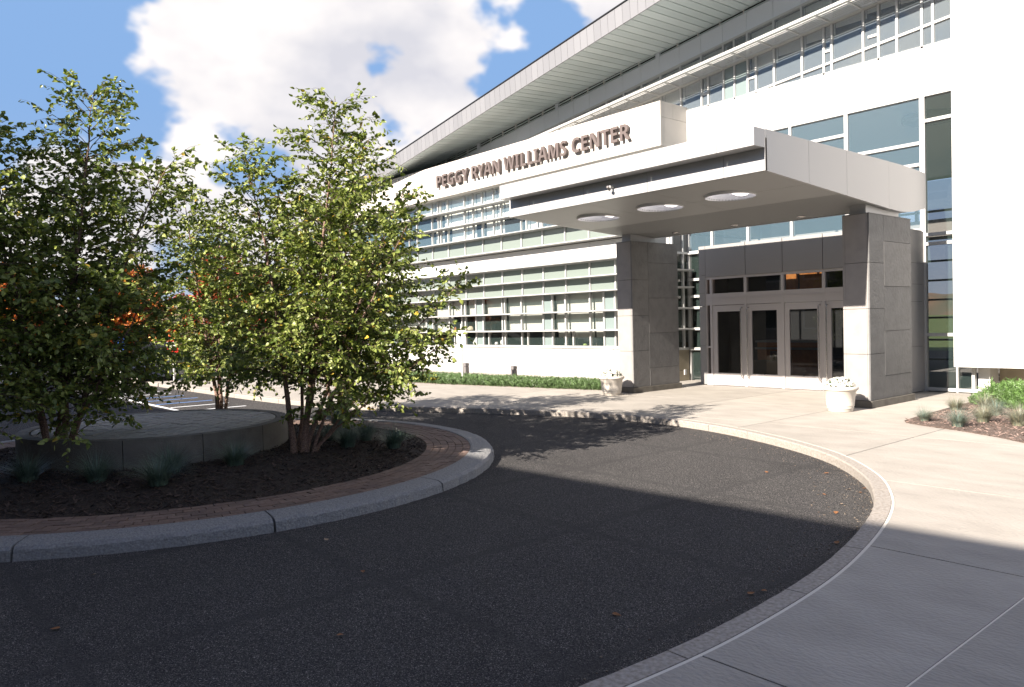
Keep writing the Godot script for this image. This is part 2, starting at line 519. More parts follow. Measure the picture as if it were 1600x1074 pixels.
func ground_and_roads() -> void:
	var gm := PlaneMesh.new()
	gm.size = Vector2(3000, 3000)
	var gr := put(self, "ground", gm, M.lawn, Transform3D(Basis(), Vector3(0, -0.32, 0)))
	struct(gr)
	# asphalt: fine near the camera, with soft mottling from wear and tyre marks
	var n := FastNoiseLite.new()
	n.seed = 5
	n.frequency = 0.35
	n.fractal_octaves = 4
	var st := st_new(false)
	var xs := []
	var x := -90.0
	while x < 14.0:
		xs.append(x)
		x += 3.0 if x < -24 else 0.3
	var zs := []
	var z := -40.0
	while z < 10.0:
		zs.append(z)
		z += 3.0 if z < -13 else 0.3
	for i in xs.size() - 1:
		for j in zs.size() - 1:
			for q in [[0, 0], [1, 0], [1, 1], [0, 0], [1, 1], [0, 1]]:
				var px: float = xs[i + q[0]]
				var pz: float = zs[j + q[1]]
				var dist := Vector2(px, pz).distance_to(IC)
				var v := 1.0 + 0.24 * n.get_noise_2d(px, pz) + 0.16 * n.get_noise_2d(px * 4.0 + 50, pz * 4.0) + 0.14 * n.get_noise_2d(dist * 3.2, 7.0) * n.get_noise_2d(px * .6, pz * .6 + 90) * 2.0
				st.set_color(Color(v, v, v * 1.01))
				st.set_normal(Vector3.UP)
				st.add_vertex(Vector3(px, RY, pz))
	struct(put(self, "road", st.commit(), M.asphalt))
	# the pavement's kerb
	var f := [Vector2(-4.2, 6), Vector2(-3.75, 4.2), Vector2(-3.25, 2.2), Vector2(-2.9, 0.3), Vector2(-2.7, -1.3), Vector2(-2.62, -2.55), Vector2(-2.58, -3.54), Vector2(-2.66, -4.72), Vector2(-2.84, -5.72), Vector2(-3.12, -6.75), Vector2(-3.45, -7.55), Vector2(-3.98, -8.42), Vector2(-4.87, -9.35), Vector2(-6.13, -10.12), Vector2(-7.65, -10.69), Vector2(-9.15, -10.87), Vector2(-10.56, -10.65), Vector2(-11.95, -10.16), Vector2(-13.28, -9.53), Vector2(-14.75, -8.87), Vector2(-16.6, -8.3), Vector2(-19.5, -8.0), Vector2(-26, -7.9), Vector2(-34, -7.9)]
	road_face = spline(f, 0.1)
	var kerb := Node3D.new()
	kerb.name = "pavement_kerb"
	add_child(kerb, true)
	struct(kerb)
	# going along the line the pavement lies on the right: normal (-t.y, t.x) points to the pavement
	kerb_run(kerb, "kerb_stone", road_face, 1.9, [Vector2(0.0, -0.2), Vector2(0.145, -0.2), Vector2(0.145, 0.0), Vector2(0.012, 0.0), Vector2(0.0, -0.014)], [0.008, 0.0, 0.0, 0.004, 0.008], M.kerb, 70)
	# sealant between kerb and slabs
	var sl := st_new()
	var a1 := offset_line(road_face, 0.148)
	var a2 := offset_line(road_face, 0.172)
	for i in a1.size() - 1:
		quad(sl, Vector3(a1[i].x, -0.004, a1[i].y), Vector3(a1[i + 1].x, -0.004, a1[i + 1].y), Vector3(a2[i + 1].x, -0.004, a2[i + 1].y), Vector3(a2[i].x, -0.004, a2[i].y))
	put(kerb, "joint_sealant", done(sl), M.sealant)
	# grit and small stones swept into the gutter
	var gm2 := MultiMesh.new()
	gm2.transform_format = MultiMesh.TRANSFORM_3D
	gm2.use_colors = true
	gm2.mesh = box_mesh(Vector3(0.009, 0.004, 0.007))
	gm2.instance_count = 1300
	for i in 1300:
		var k := rng.randi_range(40, mini(road_face.size() - 60, 330))
		var q := road_face[k].lerp(road_face[k + 1], rng.randf())
		var away := offset_line(road_face.slice(k, k + 2), -(0.015 + 0.55 * pow(rng.randf(), 3.0)))[0] - road_face[k]
		gm2.set_instance_transform(i, Transform3D(Basis.from_euler(Vector3(0, rng.randf() * TAU, rng.randf_range(-.3, .3))).scaled(Vector3.ONE * rng.randf_range(.4, 1.5)), Vector3(q.x + away.x, RY + 0.003, q.y + away.y)))
		gm2.set_instance_color(i, Color(.20, .165, .13).lerp(Color(.07, .05, .038), rng.randf()))
	var grit := MultiMeshInstance3D.new()
	grit.name = "gutter_grit"
	grit.multimesh = gm2
	grit.material_override = chip_mat()
	kerb.add_child(grit, true)
	stuff(grit)
	# slabs
	var back := offset_line(road_face, 0.175)
	var region := PackedVector2Array()
	for i in range(0, back.size(), 2):
		region.append(back[i])
	region.append_array([Vector2(-34, -17.3), Vector2(-13.5, -17.3), Vector2(-13.5, -18.1), Vector2(-6.0, -18.1), Vector2(-6.0, -18.9), Vector2(9, -18.9), Vector2(9, 6)])
	var pave := Node3D.new()
	pave.name = "pavement"
	add_child(pave, true)
	struct(pave)
	# planting beds cut out of the pavement
	var bed_r := PackedVector2Array([Vector2(-5.40, -12.95), Vector2(-5.28, -12.72), Vector2(-4.98, -12.55), Vector2(-4.35, -12.31), Vector2(-3.75, -11.99), Vector2(-3.34, -11.67), Vector2(-2.2, -10.95), Vector2(0, -10.1), Vector2(6, -9.5), Vector2(6, -17.9), Vector2(-5.75, -17.9), Vector2(-5.60, -16.5), Vector2(-5.52, -15.0), Vector2(-5.47, -13.8)])
	var bed_l := PackedVector2Array([Vector2(-13.15, -14.35), Vector2(-15.5, -13.85), Vector2(-18.3, -13.25), Vector2(-22, -12.7), Vector2(-29, -12.4), Vector2(-29, -16.4), Vector2(-13.1, -16.4)])
	var gx := [-60.0, -29.5, -27.0, -24.5, -22.0, -19.5, -17.0, -14.5, -12.0, -9.5, -7.0, -4.6, -1.55, 1.0, 3.5, 20.0]
	var gz := [-30.0, -16.3, -13.88, -11.4, -8.22, -5.8, -3.3, -0.8, 1.7, 4.2, 20.0]
	for i in gx.size() - 1:
		for j in gz.size() - 1:
			var gap := 0.007
			var cell := PackedVector2Array([Vector2(gx[i] + gap, gz[j] + gap), Vector2(gx[i + 1] - gap, gz[j] + gap), Vector2(gx[i + 1] - gap, gz[j + 1] - gap), Vector2(gx[i] + gap, gz[j + 1] - gap)])
			for p in Geometry2D.intersect_polygons(cell, region):
				for p2 in Geometry2D.clip_polygons(p, bed_r):
					for p3 in Geometry2D.clip_polygons(p2, bed_l):
						if p3.size() > 2 and not Geometry2D.is_polygon_clockwise(p3):
							put(pave, "slab", slab_mesh(p3, -0.09, 0.0), M.slabs[rng.randi() % 4])
	put(pave, "slab_bedding", slab_mesh(region, -0.16, -0.024), M.jointdark)
	# pale sealant in the long joint
	bx(pave, "joint_sealant", -1.556, -1.544, -0.02, -0.003, -5.79, 4.0, M.sealant)
	var e1 := put(self, "planting_bed", slab_mesh(bed_r, -0.05, 0.012), M.mulch_dry)
	struct(e1)
	struct(put(self, "planting_bed", slab_mesh(bed_l, -0.05, 0.012), M.mulch_dry))
	chips(e1, [-5.4, 0.0, -17.5, -10.5], 5200, bed_r, 0.012, Color(.24, .17, .145))

func chips(parent: Node, r: Array, count: int, poly: PackedVector2Array, y: float, c: Color, mound := false) -> void:
	var mm := MultiMesh.new()
	mm.transform_format = MultiMesh.TRANSFORM_3D
	mm.use_colors = true
	mm.mesh = box_mesh(Vector3(0.05, 0.006, 0.014))
	var xf := []
	while xf.size() < count:
		var p := Vector2(rng.randf_range(r[0], r[1]), rng.randf_range(r[2], r[3]))
		if Geometry2D.is_point_in_polygon(p, poly):
			var b := Basis.from_euler(Vector3(rng.randf_range(-.5, .5), rng.randf() * TAU, rng.randf_range(-.6, .6))).scaled(Vector3.ONE * rng.randf_range(.4, 1.3))
			var lift := 0.0
			if mound:
				lift = 0.13 * smooth(3.4, 2.2, p.distance_to(IC)) - 0.02
			xf.append(Transform3D(b, Vector3(p.x, y + lift + rng.randf() * 0.014, p.y)))
	mm.instance_count = count
	for i in count:
		mm.set_instance_transform(i, xf[i])
		mm.set_instance_color(i, c * rng.randf_range(0.35, 1.45))
	var o := MultiMeshInstance3D.new()
	o.name = numbered(parent, "bark_chips")
	o.multimesh = mm
	o.material_override = M.chip if M.has("chip") else chip_mat()
	parent.add_child(o, true)
	stuff(o)

func chip_mat() -> Material:
	M.chip = mat(Color.WHITE, 0.95)
	M.chip.vertex_color_use_as_albedo = true
	return M.chip

# ---------------------------------------------------------------- round island
const IC := Vector2(-11.1, -3.4)
const PC := Vector2(-11.35, -3.25)

func arc(c: Vector2, rad: float, a0: float, a1: float, step: float) -> PackedVector2Array:
	var n := maxi(2, int(ceil(absf(a1 - a0) * rad / step)))
	var p := PackedVector2Array()
	for i in n + 1:
		var a := lerpf(a0, a1, float(i) / n)
		p.append(c + Vector2(cos(a), sin(a)) * rad)
	return p

func island() -> void:
	var kerb := Node3D.new()
	kerb.name = "island_kerb"
	add_child(kerb, true)
	struct(kerb)
	var stones := 13
	var start := 0.115
	for k in stones:
		var a0 := start + TAU * k / stones + 0.0016
		var a1 := start + TAU * (k + 1) / stones - 0.0016
		# walking this way round the outside is on the left, so distances are negative outward
		var line := arc(IC, 4.02, a0, a1, 0.09)
		var prof := [Vector2(-0.34, -0.2), Vector2(0.0, -0.2), Vector2(0.0, 0.026), Vector2(-0.03, 0.032), Vector2(-0.22, 0.020), Vector2(-0.285, 0.006), Vector2(-0.312, -0.022)]
		put(kerb, "kerb_stone", sweep_stone(line, prof, [0.020, 0.0, 0.0, 0.003, 0.006, 0.014, 0.030], 200 + k), M.granite)
	# brick ring: courses of bricks laid end to end round the bed
	var path := Node3D.new()
	path.name = "brick_path"
	add_child(path, true)
	struct(path)
	var courses := 6
	var wide := 0.103
	var rest := st_new()
	var left := st_new()
	var all := []
	for c in courses:
		var r0 := 3.40 + c * wide
		var count := int(TAU * (r0 + 0.05) / 0.205)
		for k in count:
			var a := TAU * (k + (0.5 if c % 2 else 0.0)) / count
			var mid := IC + Vector2(cos(a), sin(a)) * (r0 + 0.05)
			all.append([mid.length() * 1.0 + (100.0 if cos(a) < -0.35 else 0.0), c, a, r0, TAU / count])
	all.sort_custom(func(p, q): return p[0] < q[0])
	var protos := {}
	for i in all.size():
		var b: Array = all[i]
		var r0: float = b[3]
		if not protos.has(b[1]):
			var poly := PackedVector2Array()
			var half: float = b[4] * 0.5 - 0.0045 / r0
			var g0 := 0.004
			var o0 := arc(Vector2.ZERO, r0 + g0, -half, half, 0.12)
			var o1 := arc(Vector2.ZERO, r0 + wide - g0, half, -half, 0.12)
			poly.append_array(o0)
			poly.append_array(o1)
			protos[b[1]] = slab_mesh(poly, -0.04, 0.0)
		var dip := rng.randf_range(-0.003, 0.003)
		var tilt := Basis(Vector3.UP, -b[2]) * Basis.from_euler(Vector3(rng.randf_range(-.012, .012), 0, rng.randf_range(-.012, .012)))
		var xf := Transform3D(tilt, Vector3(IC.x, 0.022 + dip, IC.y))
		# tilt about the brick itself
		var mid := Vector3(cos(b[2]), 0, sin(b[2])) * (r0 + 0.05)
		xf.origin = Vector3(IC.x, 0.022 + dip, IC.y) + mid - tilt * Vector3(r0 + 0.05, 0, 0)
		if i < 300:
			put(path, "brick", protos[b[1]], M.brick[rng.randi() % 4], xf)
		else:
			rest.append_from(protos[b[1]], 0, xf)
	stuff(put(path, "far_bricks", rest.commit(), M.brick[0]))
	put(path, "bedding", slab_mesh(arc(IC, 4.03, 0, TAU - 0.001, 0.3), -0.2, 0.006), M.mulch)
	# mulch bed, a low mound
	var st := st_new(false)
	var rings := 16
	var seg := 72
	var n := FastNoiseLite.new()
	n.seed = 8
	n.frequency = 2.2
	for i in rings:
		for k in seg:
			for q in [[0, 0], [0, 1], [1, 1], [0, 0], [1, 1], [1, 0]]:
				var rr: float = 3.40 * (i + q[0]) / rings
				var a: float = TAU * (k + q[1]) / seg
				var y := 0.008 + 0.13 * smooth(3.4, 2.2, rr) + 0.03 * n.get_noise_2d(rr * cos(a), rr * sin(a)) * smooth(3.4, 3.1, rr)
				st.add_vertex(Vector3(IC.x + cos(a) * rr, y, IC.y + sin(a) * rr))
	st.generate_normals()
	var bed := put(self, "mulch_bed", st.commit(), M.mulch)
	struct(bed)
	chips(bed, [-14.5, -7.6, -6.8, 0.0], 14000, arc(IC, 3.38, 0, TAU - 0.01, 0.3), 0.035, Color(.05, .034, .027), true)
	# concrete drum with a paved top
	var t := thing("round_platform", "low round concrete platform with paved top, in the middle of the planted island", "platform", Vector3(PC.x, 0, PC.y))
	put(t, "drum", lathe([Vector2(1.56, 0.0), Vector2(1.56, 0.40)], 72), M.jointdark)
	var panels := 12
	for k in panels:
		var a0 := TAU * k / panels + 0.003
		var a1 := TAU * (k + 1) / panels - 0.003
		var poly := arc(Vector2.ZERO, 1.70, a0, a1, 0.1)
		poly.append_array(arc(Vector2.ZERO, 1.55, a1, a0, 0.1))
		put(t, "wall_panel", slab_mesh(poly, -0.05, 0.485), M.cast)
	var rim := arc(Vector2.ZERO, 1.53, 0, TAU - 0.001, 0.12)
	put(t, "paving_bed", slab_mesh(rim, 0.35, 0.445), M.jointdark)
	var top := st_new()
	var turn := deg_to_rad(46.0)
	var row := -11
	while row <= 11:
		var col := -9
		while col <= 9:
			var c := Vector2(col * 0.21 + (0.105 if row % 2 else 0.0), row * 0.14)
			var cell := PackedVector2Array()
			for e in [Vector2(-.1, -.062), Vector2(.1, -.062), Vector2(.1, .062), Vector2(-.1, .062)]:
				cell.append((c + e).rotated(turn))
			for p in Geometry2D.intersect_polygons(cell, rim):
				var h := 0.482 + rng.randf_range(-0.004, 0.004)
				top.append_from(slab_mesh(p, 0.44, h), 0, Transform3D())
			col += 1
		row += 1
	stuff(put(t, "pavers", top.commit(), M.paver))

# ---------------------------------------------------------------- the building
func pane(parent: Node, called: String, x0: float, x1: float, y0: float, y1: float, z: float, m: Material) -> void:
	var key := "q%.3f_%.3f" % [x1 - x0, y1 - y0]
	if not boxes.has(key):
		var q := QuadMesh.new()
		q.size = Vector2(x1 - x0, y1 - y0)
		boxes[key] = q
	put(parent, called, boxes[key], m, Transform3D(Basis(), Vector3((x0 + x1) * .5, (y0 + y1) * .5, z)))

# a sheet in the plane z between x0 and x1 whose bottom and top edges slope, thick enough to be a panel
func slope_panel(x0: float, x1: float, b0: float, b1: float, t0: float, t1: float, z0: float, z1: float) -> ArrayMesh:
	var st := st_new()
	hull8(st, [Vector3(x0, b0, z1), Vector3(x1, b1, z1), Vector3(x1, t1, z1), Vector3(x0, t0, z1), Vector3(x0, b0, z0), Vector3(x1, b1, z0), Vector3(x1, t1, z0), Vector3(x0, t0, z0)])
	return done(st)

func lerp_y(x: float, xa: float, ya: float, k: float) -> float:
	return ya + k * (x - xa)

func head_y(x: float) -> float:
	return lerp_y(x, -12.79, 9.01, 0.127)
func panel_y(x: float) -> float:
	return lerp_y(x, -12.09, 9.62, 0.127)
func soffit_y(x: float) -> float:
	return lerp_y(x, -12.08, 9.74, 0.117)
func shade_y(x: float) -> float:
	return lerp_y(x, -12.8, 8.38, 0.099)

func building() -> void:
	var b := thing("college_building", "long white building with lettered band, glass window bands and sloping grey metal roof", "building")
	wing(b)
	upper_storey(b)
	roof(b)
	lettering(b)
	tall_glass(b)
	stone_block(b)
	door_bay(b)
	shell(b)

func shell(b: Node) -> void:
	# rooms: thick slabs and walls, so that light enters only through the glass
	var st := st_new()
	for s in [
		[-31, XR, -0.2, -0.02, -30, ZW - 0.12], [-31, XR, 3.62, 4.12, -30, ZW - 0.14], [-31, XR, 6.52, 7.6, -30, ZM - 0.02], [-31.0, -30.7, 0, 8.2, -30, ZW - 0.14], [-31, XR, -0.2, 8.2, -30.3, -30],
		[XR - 0.16, XR - 0.04, 4.2, 6.5, -30, ZM - 0.2],
		[XR, -6.45, -0.2, 0.006, -30, ZM - 0.1], [XR, -6.45, 6.55, 7.35, -30, ZM - 0.14], [XR, -12.7, 0.0, 6.5, -30.3, -30],
		[-6.38, -6.2, 0.6, 6.5, -30, -18.3],
		[-31, -3, 7.6, 7.66, -30, ZM - 0.14], [-31, -3, 6.6, 7.2, -30.5, -30.32], [-6.2, -3, 0, 6.6, -30.5, -30.32]]:
		st_box(st, s[0], s[1], s[2], s[3], s[4], s[5])
	st.append_from(slope_panel(-31, -3, 7.2, 7.2, soffit_y(-31) + .5, soffit_y(-3) + .5, -30.5, -30.32), 0, Transform3D())
	put(b, "floors_and_walls", st.commit(), M.inceil)
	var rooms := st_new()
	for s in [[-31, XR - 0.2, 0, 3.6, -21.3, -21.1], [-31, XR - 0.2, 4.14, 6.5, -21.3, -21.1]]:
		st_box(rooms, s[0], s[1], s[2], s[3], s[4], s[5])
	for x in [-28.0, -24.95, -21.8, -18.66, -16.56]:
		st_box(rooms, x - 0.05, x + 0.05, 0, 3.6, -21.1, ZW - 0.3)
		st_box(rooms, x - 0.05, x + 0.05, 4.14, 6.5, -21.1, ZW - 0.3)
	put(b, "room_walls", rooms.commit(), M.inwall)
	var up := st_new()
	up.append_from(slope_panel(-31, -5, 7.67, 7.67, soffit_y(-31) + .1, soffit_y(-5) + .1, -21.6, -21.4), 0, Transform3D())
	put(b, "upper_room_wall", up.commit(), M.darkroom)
	# what can be made out through the doors and windows
	bx(b, "wood_panel", -10.82, -10.15, 2.2, 3.3, -19.6, -19.5, M.wood)
	bx(b, "wood_panel", -11.30, -11.0, 2.2, 3.3, -19.75, -19.65, M.wood)
	var desk := put(b, "reception_desk", box_mesh(Vector3(1.9, 1.0, 0.6)), M.wood, Transform3D(Basis(), Vector3(-11.55, 0.5, -20.4)))
	bx(desk, "desk_top", -1.0, 1.0, 0.502, 0.56, -0.34, 0.34, M.frame)
	bx(desk, "desk_shelf", -1.0, 1.0, 0.30, 0.36, 0.304, 0.36, M.frame)
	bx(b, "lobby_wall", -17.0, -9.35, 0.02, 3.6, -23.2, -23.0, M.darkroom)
	var ch := st_new(false)
	for s in [[-.32, .32, .22, .42, -.3, .3], [-.32, .32, .42, .82, -.36, -.22], [-.40, -.30, .1, .58, -.3, .3], [.30, .40, .1, .58, -.3, .3]]:
		st_box(ch, s[0], s[1], s[2], s[3], s[4], s[5])
	put(b, "lobby_chair", ch.commit(), mat(Color(.38, .34, .26), 0.9), Transform3D(Basis(Vector3.UP, -0.9), Vector3(-11.25, 0, -18.35)))

func wing(b: Node) -> void:
	var grid := []
	var x := -13.47
	grid.append(x)
	x = -14.42
	while x > -31.2:
		grid.append(x)
		x -= 1.042
	var x_end: float = grid[grid.size() - 1]
	# white panels below and between the window bands
	for i in grid.size() - 1:
		var g0: float = grid[i + 1] + 0.004
		var g1: float = grid[i] - 0.004
		bx(b, "spandrel_panel", g0, g1, 3.60, 4.155, ZW - 0.12, ZW, M.white)
	var xb := -13.46
	var k := 0
	while xb > -31.0:
		var nx := xb - 1.075
		bx(b, "wall_panel", nx + 0.004, xb - 0.004, 0.02, 0.755, ZW - 0.12, ZW + 0.01, M.white)
		bx(b, "wall_panel", nx + 0.004, xb - 0.004, 0.762, 0.90, ZW - 0.12, ZW + 0.014, M.white)
		xb = nx
		k += 1
	bx(b, "plinth", -31.0, XR - 0.03, -0.2, 0.012, ZW - 0.12, ZW + 0.03, M.white)
	bx(b, "wall_core", -31.0, XR - 0.1, -0.1, 0.90, ZW - 0.2, ZW - 0.125, M.dark)
	bx(b, "wall_core", -31.0, XR - 0.1, 3.60, 4.155, ZW - 0.2, ZW - 0.125, M.dark)
	# ---- lower window band
	var rows := [0.95, 1.455, 2.04, 2.64, 3.09, 3.56]
	var lows := [-30.2, -29.0, -28.05, -27.6, -26.9, -25.9, -25.40, -24.95, -23.86, -23.07, -22.86, -22.22, -21.80, -20.73, -20.59, -19.72, -18.64, -18.21, -17.60, -16.53, -15.95, -15.50, -14.42, -13.47]
	var st := st_new()
	for r in rows:
		st_box(st, x_end, -13.44, r - 0.028, r + 0.028, ZW - 0.05, ZW + 0.03)
	st_box(st, x_end, -13.44, 0.90, 0.935, ZW - 0.1, ZW + 0.06)
	st_box(st, x_end, -13.44, 3.565, 3.60, ZW - 0.1, ZW + 0.04)
	for gxx in grid:
		st_box(st, gxx - 0.025, gxx + 0.025, 2.64, 3.56, ZW - 0.05, ZW + 0.035)
	for lx in lows:
		st_box(st, lx - 0.028, lx + 0.028, 0.95, 2.64, ZW - 0.05, ZW + 0.035)
	var vents := [[-23.80, -23.58], [-21.75, -21.53], [-19.66, -19.44], [-17.54, -17.30], [-26.8, -26.6]]
	for v in vents:
		st_box(st, v[1], v[1] + 0.05, 0.95, 1.44, ZW - 0.05, ZW + 0.03)
	var low := put(b, "window_band", st.commit(), M.frame)
	for yf in [1.455, 2.04, 2.64, 3.09, 3.575]:
		bx(low, "sun_fin", x_end, -13.30, yf - 0.015, yf + 0.015, ZW + 0.03, ZW + 0.33, M.frame)
	for i in grid.size() - 1:
		for rr in [[2.64, 3.09], [3.09, 3.56]]:
			pane(low, "pane", grid[i + 1] + .025, grid[i] - .025, rr[0] + .028, rr[1] - .028, ZW - 0.01, M.frit)
	for i in lows.size() - 1:
		var a: float = lows[i] + 0.028
		var c: float = lows[i + 1] - 0.028
		var wide := c - a
		var teal := (wide < 0.5 and wide > 0.2 and i in [2, 6, 11, 16, 20])
		for j in 3:
			var y0: float = rows[j] + 0.028
			var y1: float = rows[j + 1] - 0.028
			if teal:
				pane(low, "pane", a, c, y0, y1, ZW - 0.012, M.teal)
				continue
			pane(low, "pane", a, c, y0, y1, ZW - 0.012, M.glass)
			var mid := (a + c) * 0.5
			var blind := j == 2 or (j == 1 and not (mid < -21.9 and mid > -23.9) and not (mid < -20.8 and mid > -21.7))
			if blind and wide > 0.3:
				bx(low, "blind", a - 0.07, c + 0.03, y0 - 0.02, y1 + 0.02, ZW - 0.20, ZW - 0.19, M.blind)
			elif j == 0 and (i == 19 or i == 18 or i == 17):
				bx(low, "blind", a + 0.03, c + 0.02, y0 + 0.25, y1 + 0.02, ZW - 0.20, ZW - 0.19, M.blind)
	# things on the sill
	var cols := [Color(.75, .75, .72), Color(.10, .25, .45), Color(.45, .16, .06), Color(.72, .72, .70), Color(.30, .42, .12), Color(.62, .55, .40)]
	var spots := [[-15.2, 2, .11, .13], [-14.98, 1, .12, .17], [-14.8, 2, .10, .10], [-16.9, 4, .12, .06], [-18.5, 4, .05, .13], [-20.95, 0, .12, .17], [-21.25, 0, .13, .10], [-20.78, 1, .06, .10], [-22.4, 0, .16, .24], [-22.55, 0, .08, .14], [-23.35, 3, .14, .10], [-15.55, 0, .1, .05], [-17.75, 0, .08, .09]]
	for s in spots:
		put(low, "sill_object", lathe([Vector2(0.001, 0), Vector2(s[2] * .5, 0), Vector2(s[2] * .55, s[3] * .6), Vector2(s[2] * .3, s[3]), Vector2(0.001, s[3])], 10), mat(cols[s[1]], 0.6), Transform3D(Basis(), Vector3(s[0], 0.982, ZW - 0.12)))
	for s in [[-23.2, .28, .2, 5], [-22.75, .26, .18, 5], [-23.7, .1, .16, 2]]:
		put(low, "sill_object", lathe([Vector2(0.001, 0), Vector2(s[1] * .45, 0.02), Vector2(s[1] * .5, s[2] * .6), Vector2(s[1] * .2, s[2]), Vector2(0.001, s[2])], 10), mat(cols[s[3]], 0.8), Transform3D(Basis(), Vector3(s[0], 1.482, ZW - 0.14)))
	# ---- upper window band
	var rows2 := [4.21, 4.77, 5.34, 5.91, 6.47]
	var extra := [-26.46, -24.42, -24.26, -22.25, -21.08, -19.37, -18.82, -18.60, -28.4, -16.9]
	var st2 := st_new()
	for r in rows2:
		st_box(st2, x_end, -13.44, r - 0.028, r + 0.028, ZW - 0.05, ZW + 0.03)
	for gxx in grid:
		st_box(st2, gxx - 0.025, gxx + 0.025, 4.21, 6.47, ZW - 0.05, ZW + 0.035)
	for e in extra:
		st_box(st2, e - 0.022, e + 0.022, 4.77, 6.47, ZW - 0.05, ZW + 0.03)
	var upp := put(b, "window_band", st2.commit(), M.frame)
	for yf in [4.21, 4.77, 5.34, 5.91]:
		bx(upp, "sun_fin", x_end, -13.30, yf - 0.015, yf + 0.015, ZW + 0.03, ZW + 0.33, M.frame)
	var mull := grid.duplicate()
	mull.append_array(extra)
	mull.sort()
	for i in grid.size() - 1:
		pane(upp, "pane", grid[i + 1] + .025, grid[i] - .025, 4.238, 4.742, ZW - 0.01, M.frit)
	for i in mull.size() - 1:
		for j in range(1, 4):
			var a: float = mull[i] + 0.025
			var c: float = mull[i + 1] - 0.025
			var y0: float = rows2[j] + 0.028
			var y1: float = rows2[j + 1] - 0.028
			pane(upp, "pane", a, c, y0, y1, ZW - 0.012, M.glassblue)
			var mid := (a + c) * 0.5
			if mid > -25.6 and not (j == 1 and (mid > -19.0 or (i % 3 == 1))) and not (j == 2 and mid < -24.2):
				bx(upp, "blind", a, c, y0, y1 + 0.02, ZW - 0.18, ZW - 0.17, M.blind)
	# ---- the short side wall by the doors
	var st3 := st_new()
	for yy in [3.58, 3.10, 2.62, 2.035, 1.45, 0.9]:
		st_box(st3, XR - 0.03, XR + 0.05, yy - 0.03, yy + 0.03, ZM + 0.05, ZW)
	for zz in [ZW - 0.02, -17.84, ZM + 0.03]:
		st_box(st3, XR - 0.025, XR + 0.045, 0.9, 6.5, zz - 0.03, zz + 0.03)
	var side := put(b, "side_window", st3.commit(), M.frame)
	var turn := Basis(Vector3.UP, PI / 2)
	var ys := [0.93, 1.42, 1.48, 2.005, 2.065, 2.59, 2.65, 3.07, 3.13, 3.55, 3.61, 6.45]
	for k2 in range(0, ys.size(), 2):
		for zz in [[-17.81, -17.40], [-18.09, -17.87]]:
			var q := QuadMesh.new()
			q.size = Vector2(zz[1] - zz[0], ys[k2 + 1] - ys[k2])
			put(side, "pane", q, M.glass, Transform3D(turn, Vector3(XR, (ys[k2] + ys[k2 + 1]) * .5, (zz[0] + zz[1]) * .5)))
	for yy in [3.10, 2.62, 2.035, 1.45]:
		bx(side, "sun_fin", XR + 0.05, XR + 0.24, yy - 0.016, yy + 0.016, ZM + 0.1, ZW + 0.26, M.frame)
	bx(b, "tan_panel", XR - 0.1, XR + 0.02, 0.30, 0.875, ZM + 0.1, ZW - 0.02, M.tan)
	bx(b, "tan_panel", XR - 0.1, XR + 0.02, 0.012, 0.29, ZM + 0.1, ZW - 0.02, M.tan)
	put(b, "wall_outlet", box_mesh(Vector3(0.03, 0.14, 0.09)), M.white, Transform3D(Basis(), Vector3(XR + 0.035, 0.24, -17.85)))
	# ---- the band that carries the name
	var xs := [-31.0, -29.0, -26.6, -24.2, -21.8, -19.4, -17.0, -14.48, -13.38]
	for i in xs.size() - 1:
		bx(b, "band_panel", xs[i] + 0.003, xs[i + 1] - (0.003 if i < 7 else 0.0), 6.50, 7.67, ZB - 0.06, ZB, M.band)
	bx(b, "band_soffit", -31.0, -13.38, 6.47, 6.499, ZM, ZB - 0.002, M.band)
	bx(b, "band_end_panel", -13.44, -13.384, 7.252, 7.67, -17.50, ZB - 0.062, M.band)
	bx(b, "band_end_panel", -13.44, -13.384, 7.252, 7.67, ZM, -17.508, M.band)
	bx(b, "band_end_panel", -13.44, -13.384, 6.50, 7.244, ZM, ZB - 0.062, M.band)
	bx(b, "band_top", -31.0, -13.45, 7.60, 7.655, ZM, ZB - 0.065, M.band)
	bx(b, "band_core", -31.0, -13.45, 6.52, 7.59, ZM, ZB - 0.07, M.dark)

func lettering(b: Node) -> void:
	var font := SystemFont.new()
	font.font_names = PackedStringArray(["Droid Sans"])
	font.font_weight = 700
	var text := "PEGGY RYAN WILLIAMS CENTER"
	var total := font.get_string_size(text, HORIZONTAL_ALIGNMENT_LEFT, -1, 200).x
	var x0 := -23.82
	var x1 := -14.40
	var cap := 0.435
	var meshes := {}
	for i in text.length():
		var ch := text[i]
		if ch == " ":
			continue
		var adv := font.get_string_size(text.substr(0, i), HORIZONTAL_ALIGNMENT_LEFT, -1, 200).x
		var wide := font.get_string_size(ch, HORIZONTAL_ALIGNMENT_LEFT, -1, 200).x
		if not meshes.has(ch):
			var t := TextMesh.new()
			t.font = font
			t.text = ch
			t.font_size = 64
			t.pixel_size = cap / (64 * 0.714)
			t.depth = 0.075
			t.curve_step = 1.0
			meshes[ch] = t
		var squeeze := (x1 - x0) / (total * cap / (200.0 * 0.714))
		var cx := x0 + (adv + wide * 0.5) / total * (x1 - x0)
		var bottom: float = meshes[ch].get_aabb().position.y
		put(b, "letter", meshes[ch], M.letter, Transform3D(Basis().scaled(Vector3(squeeze, 1, 1)), Vector3(cx, 6.825 - (bottom if not ch in "GCS" else bottom + 0.006), ZB + 0.09)))

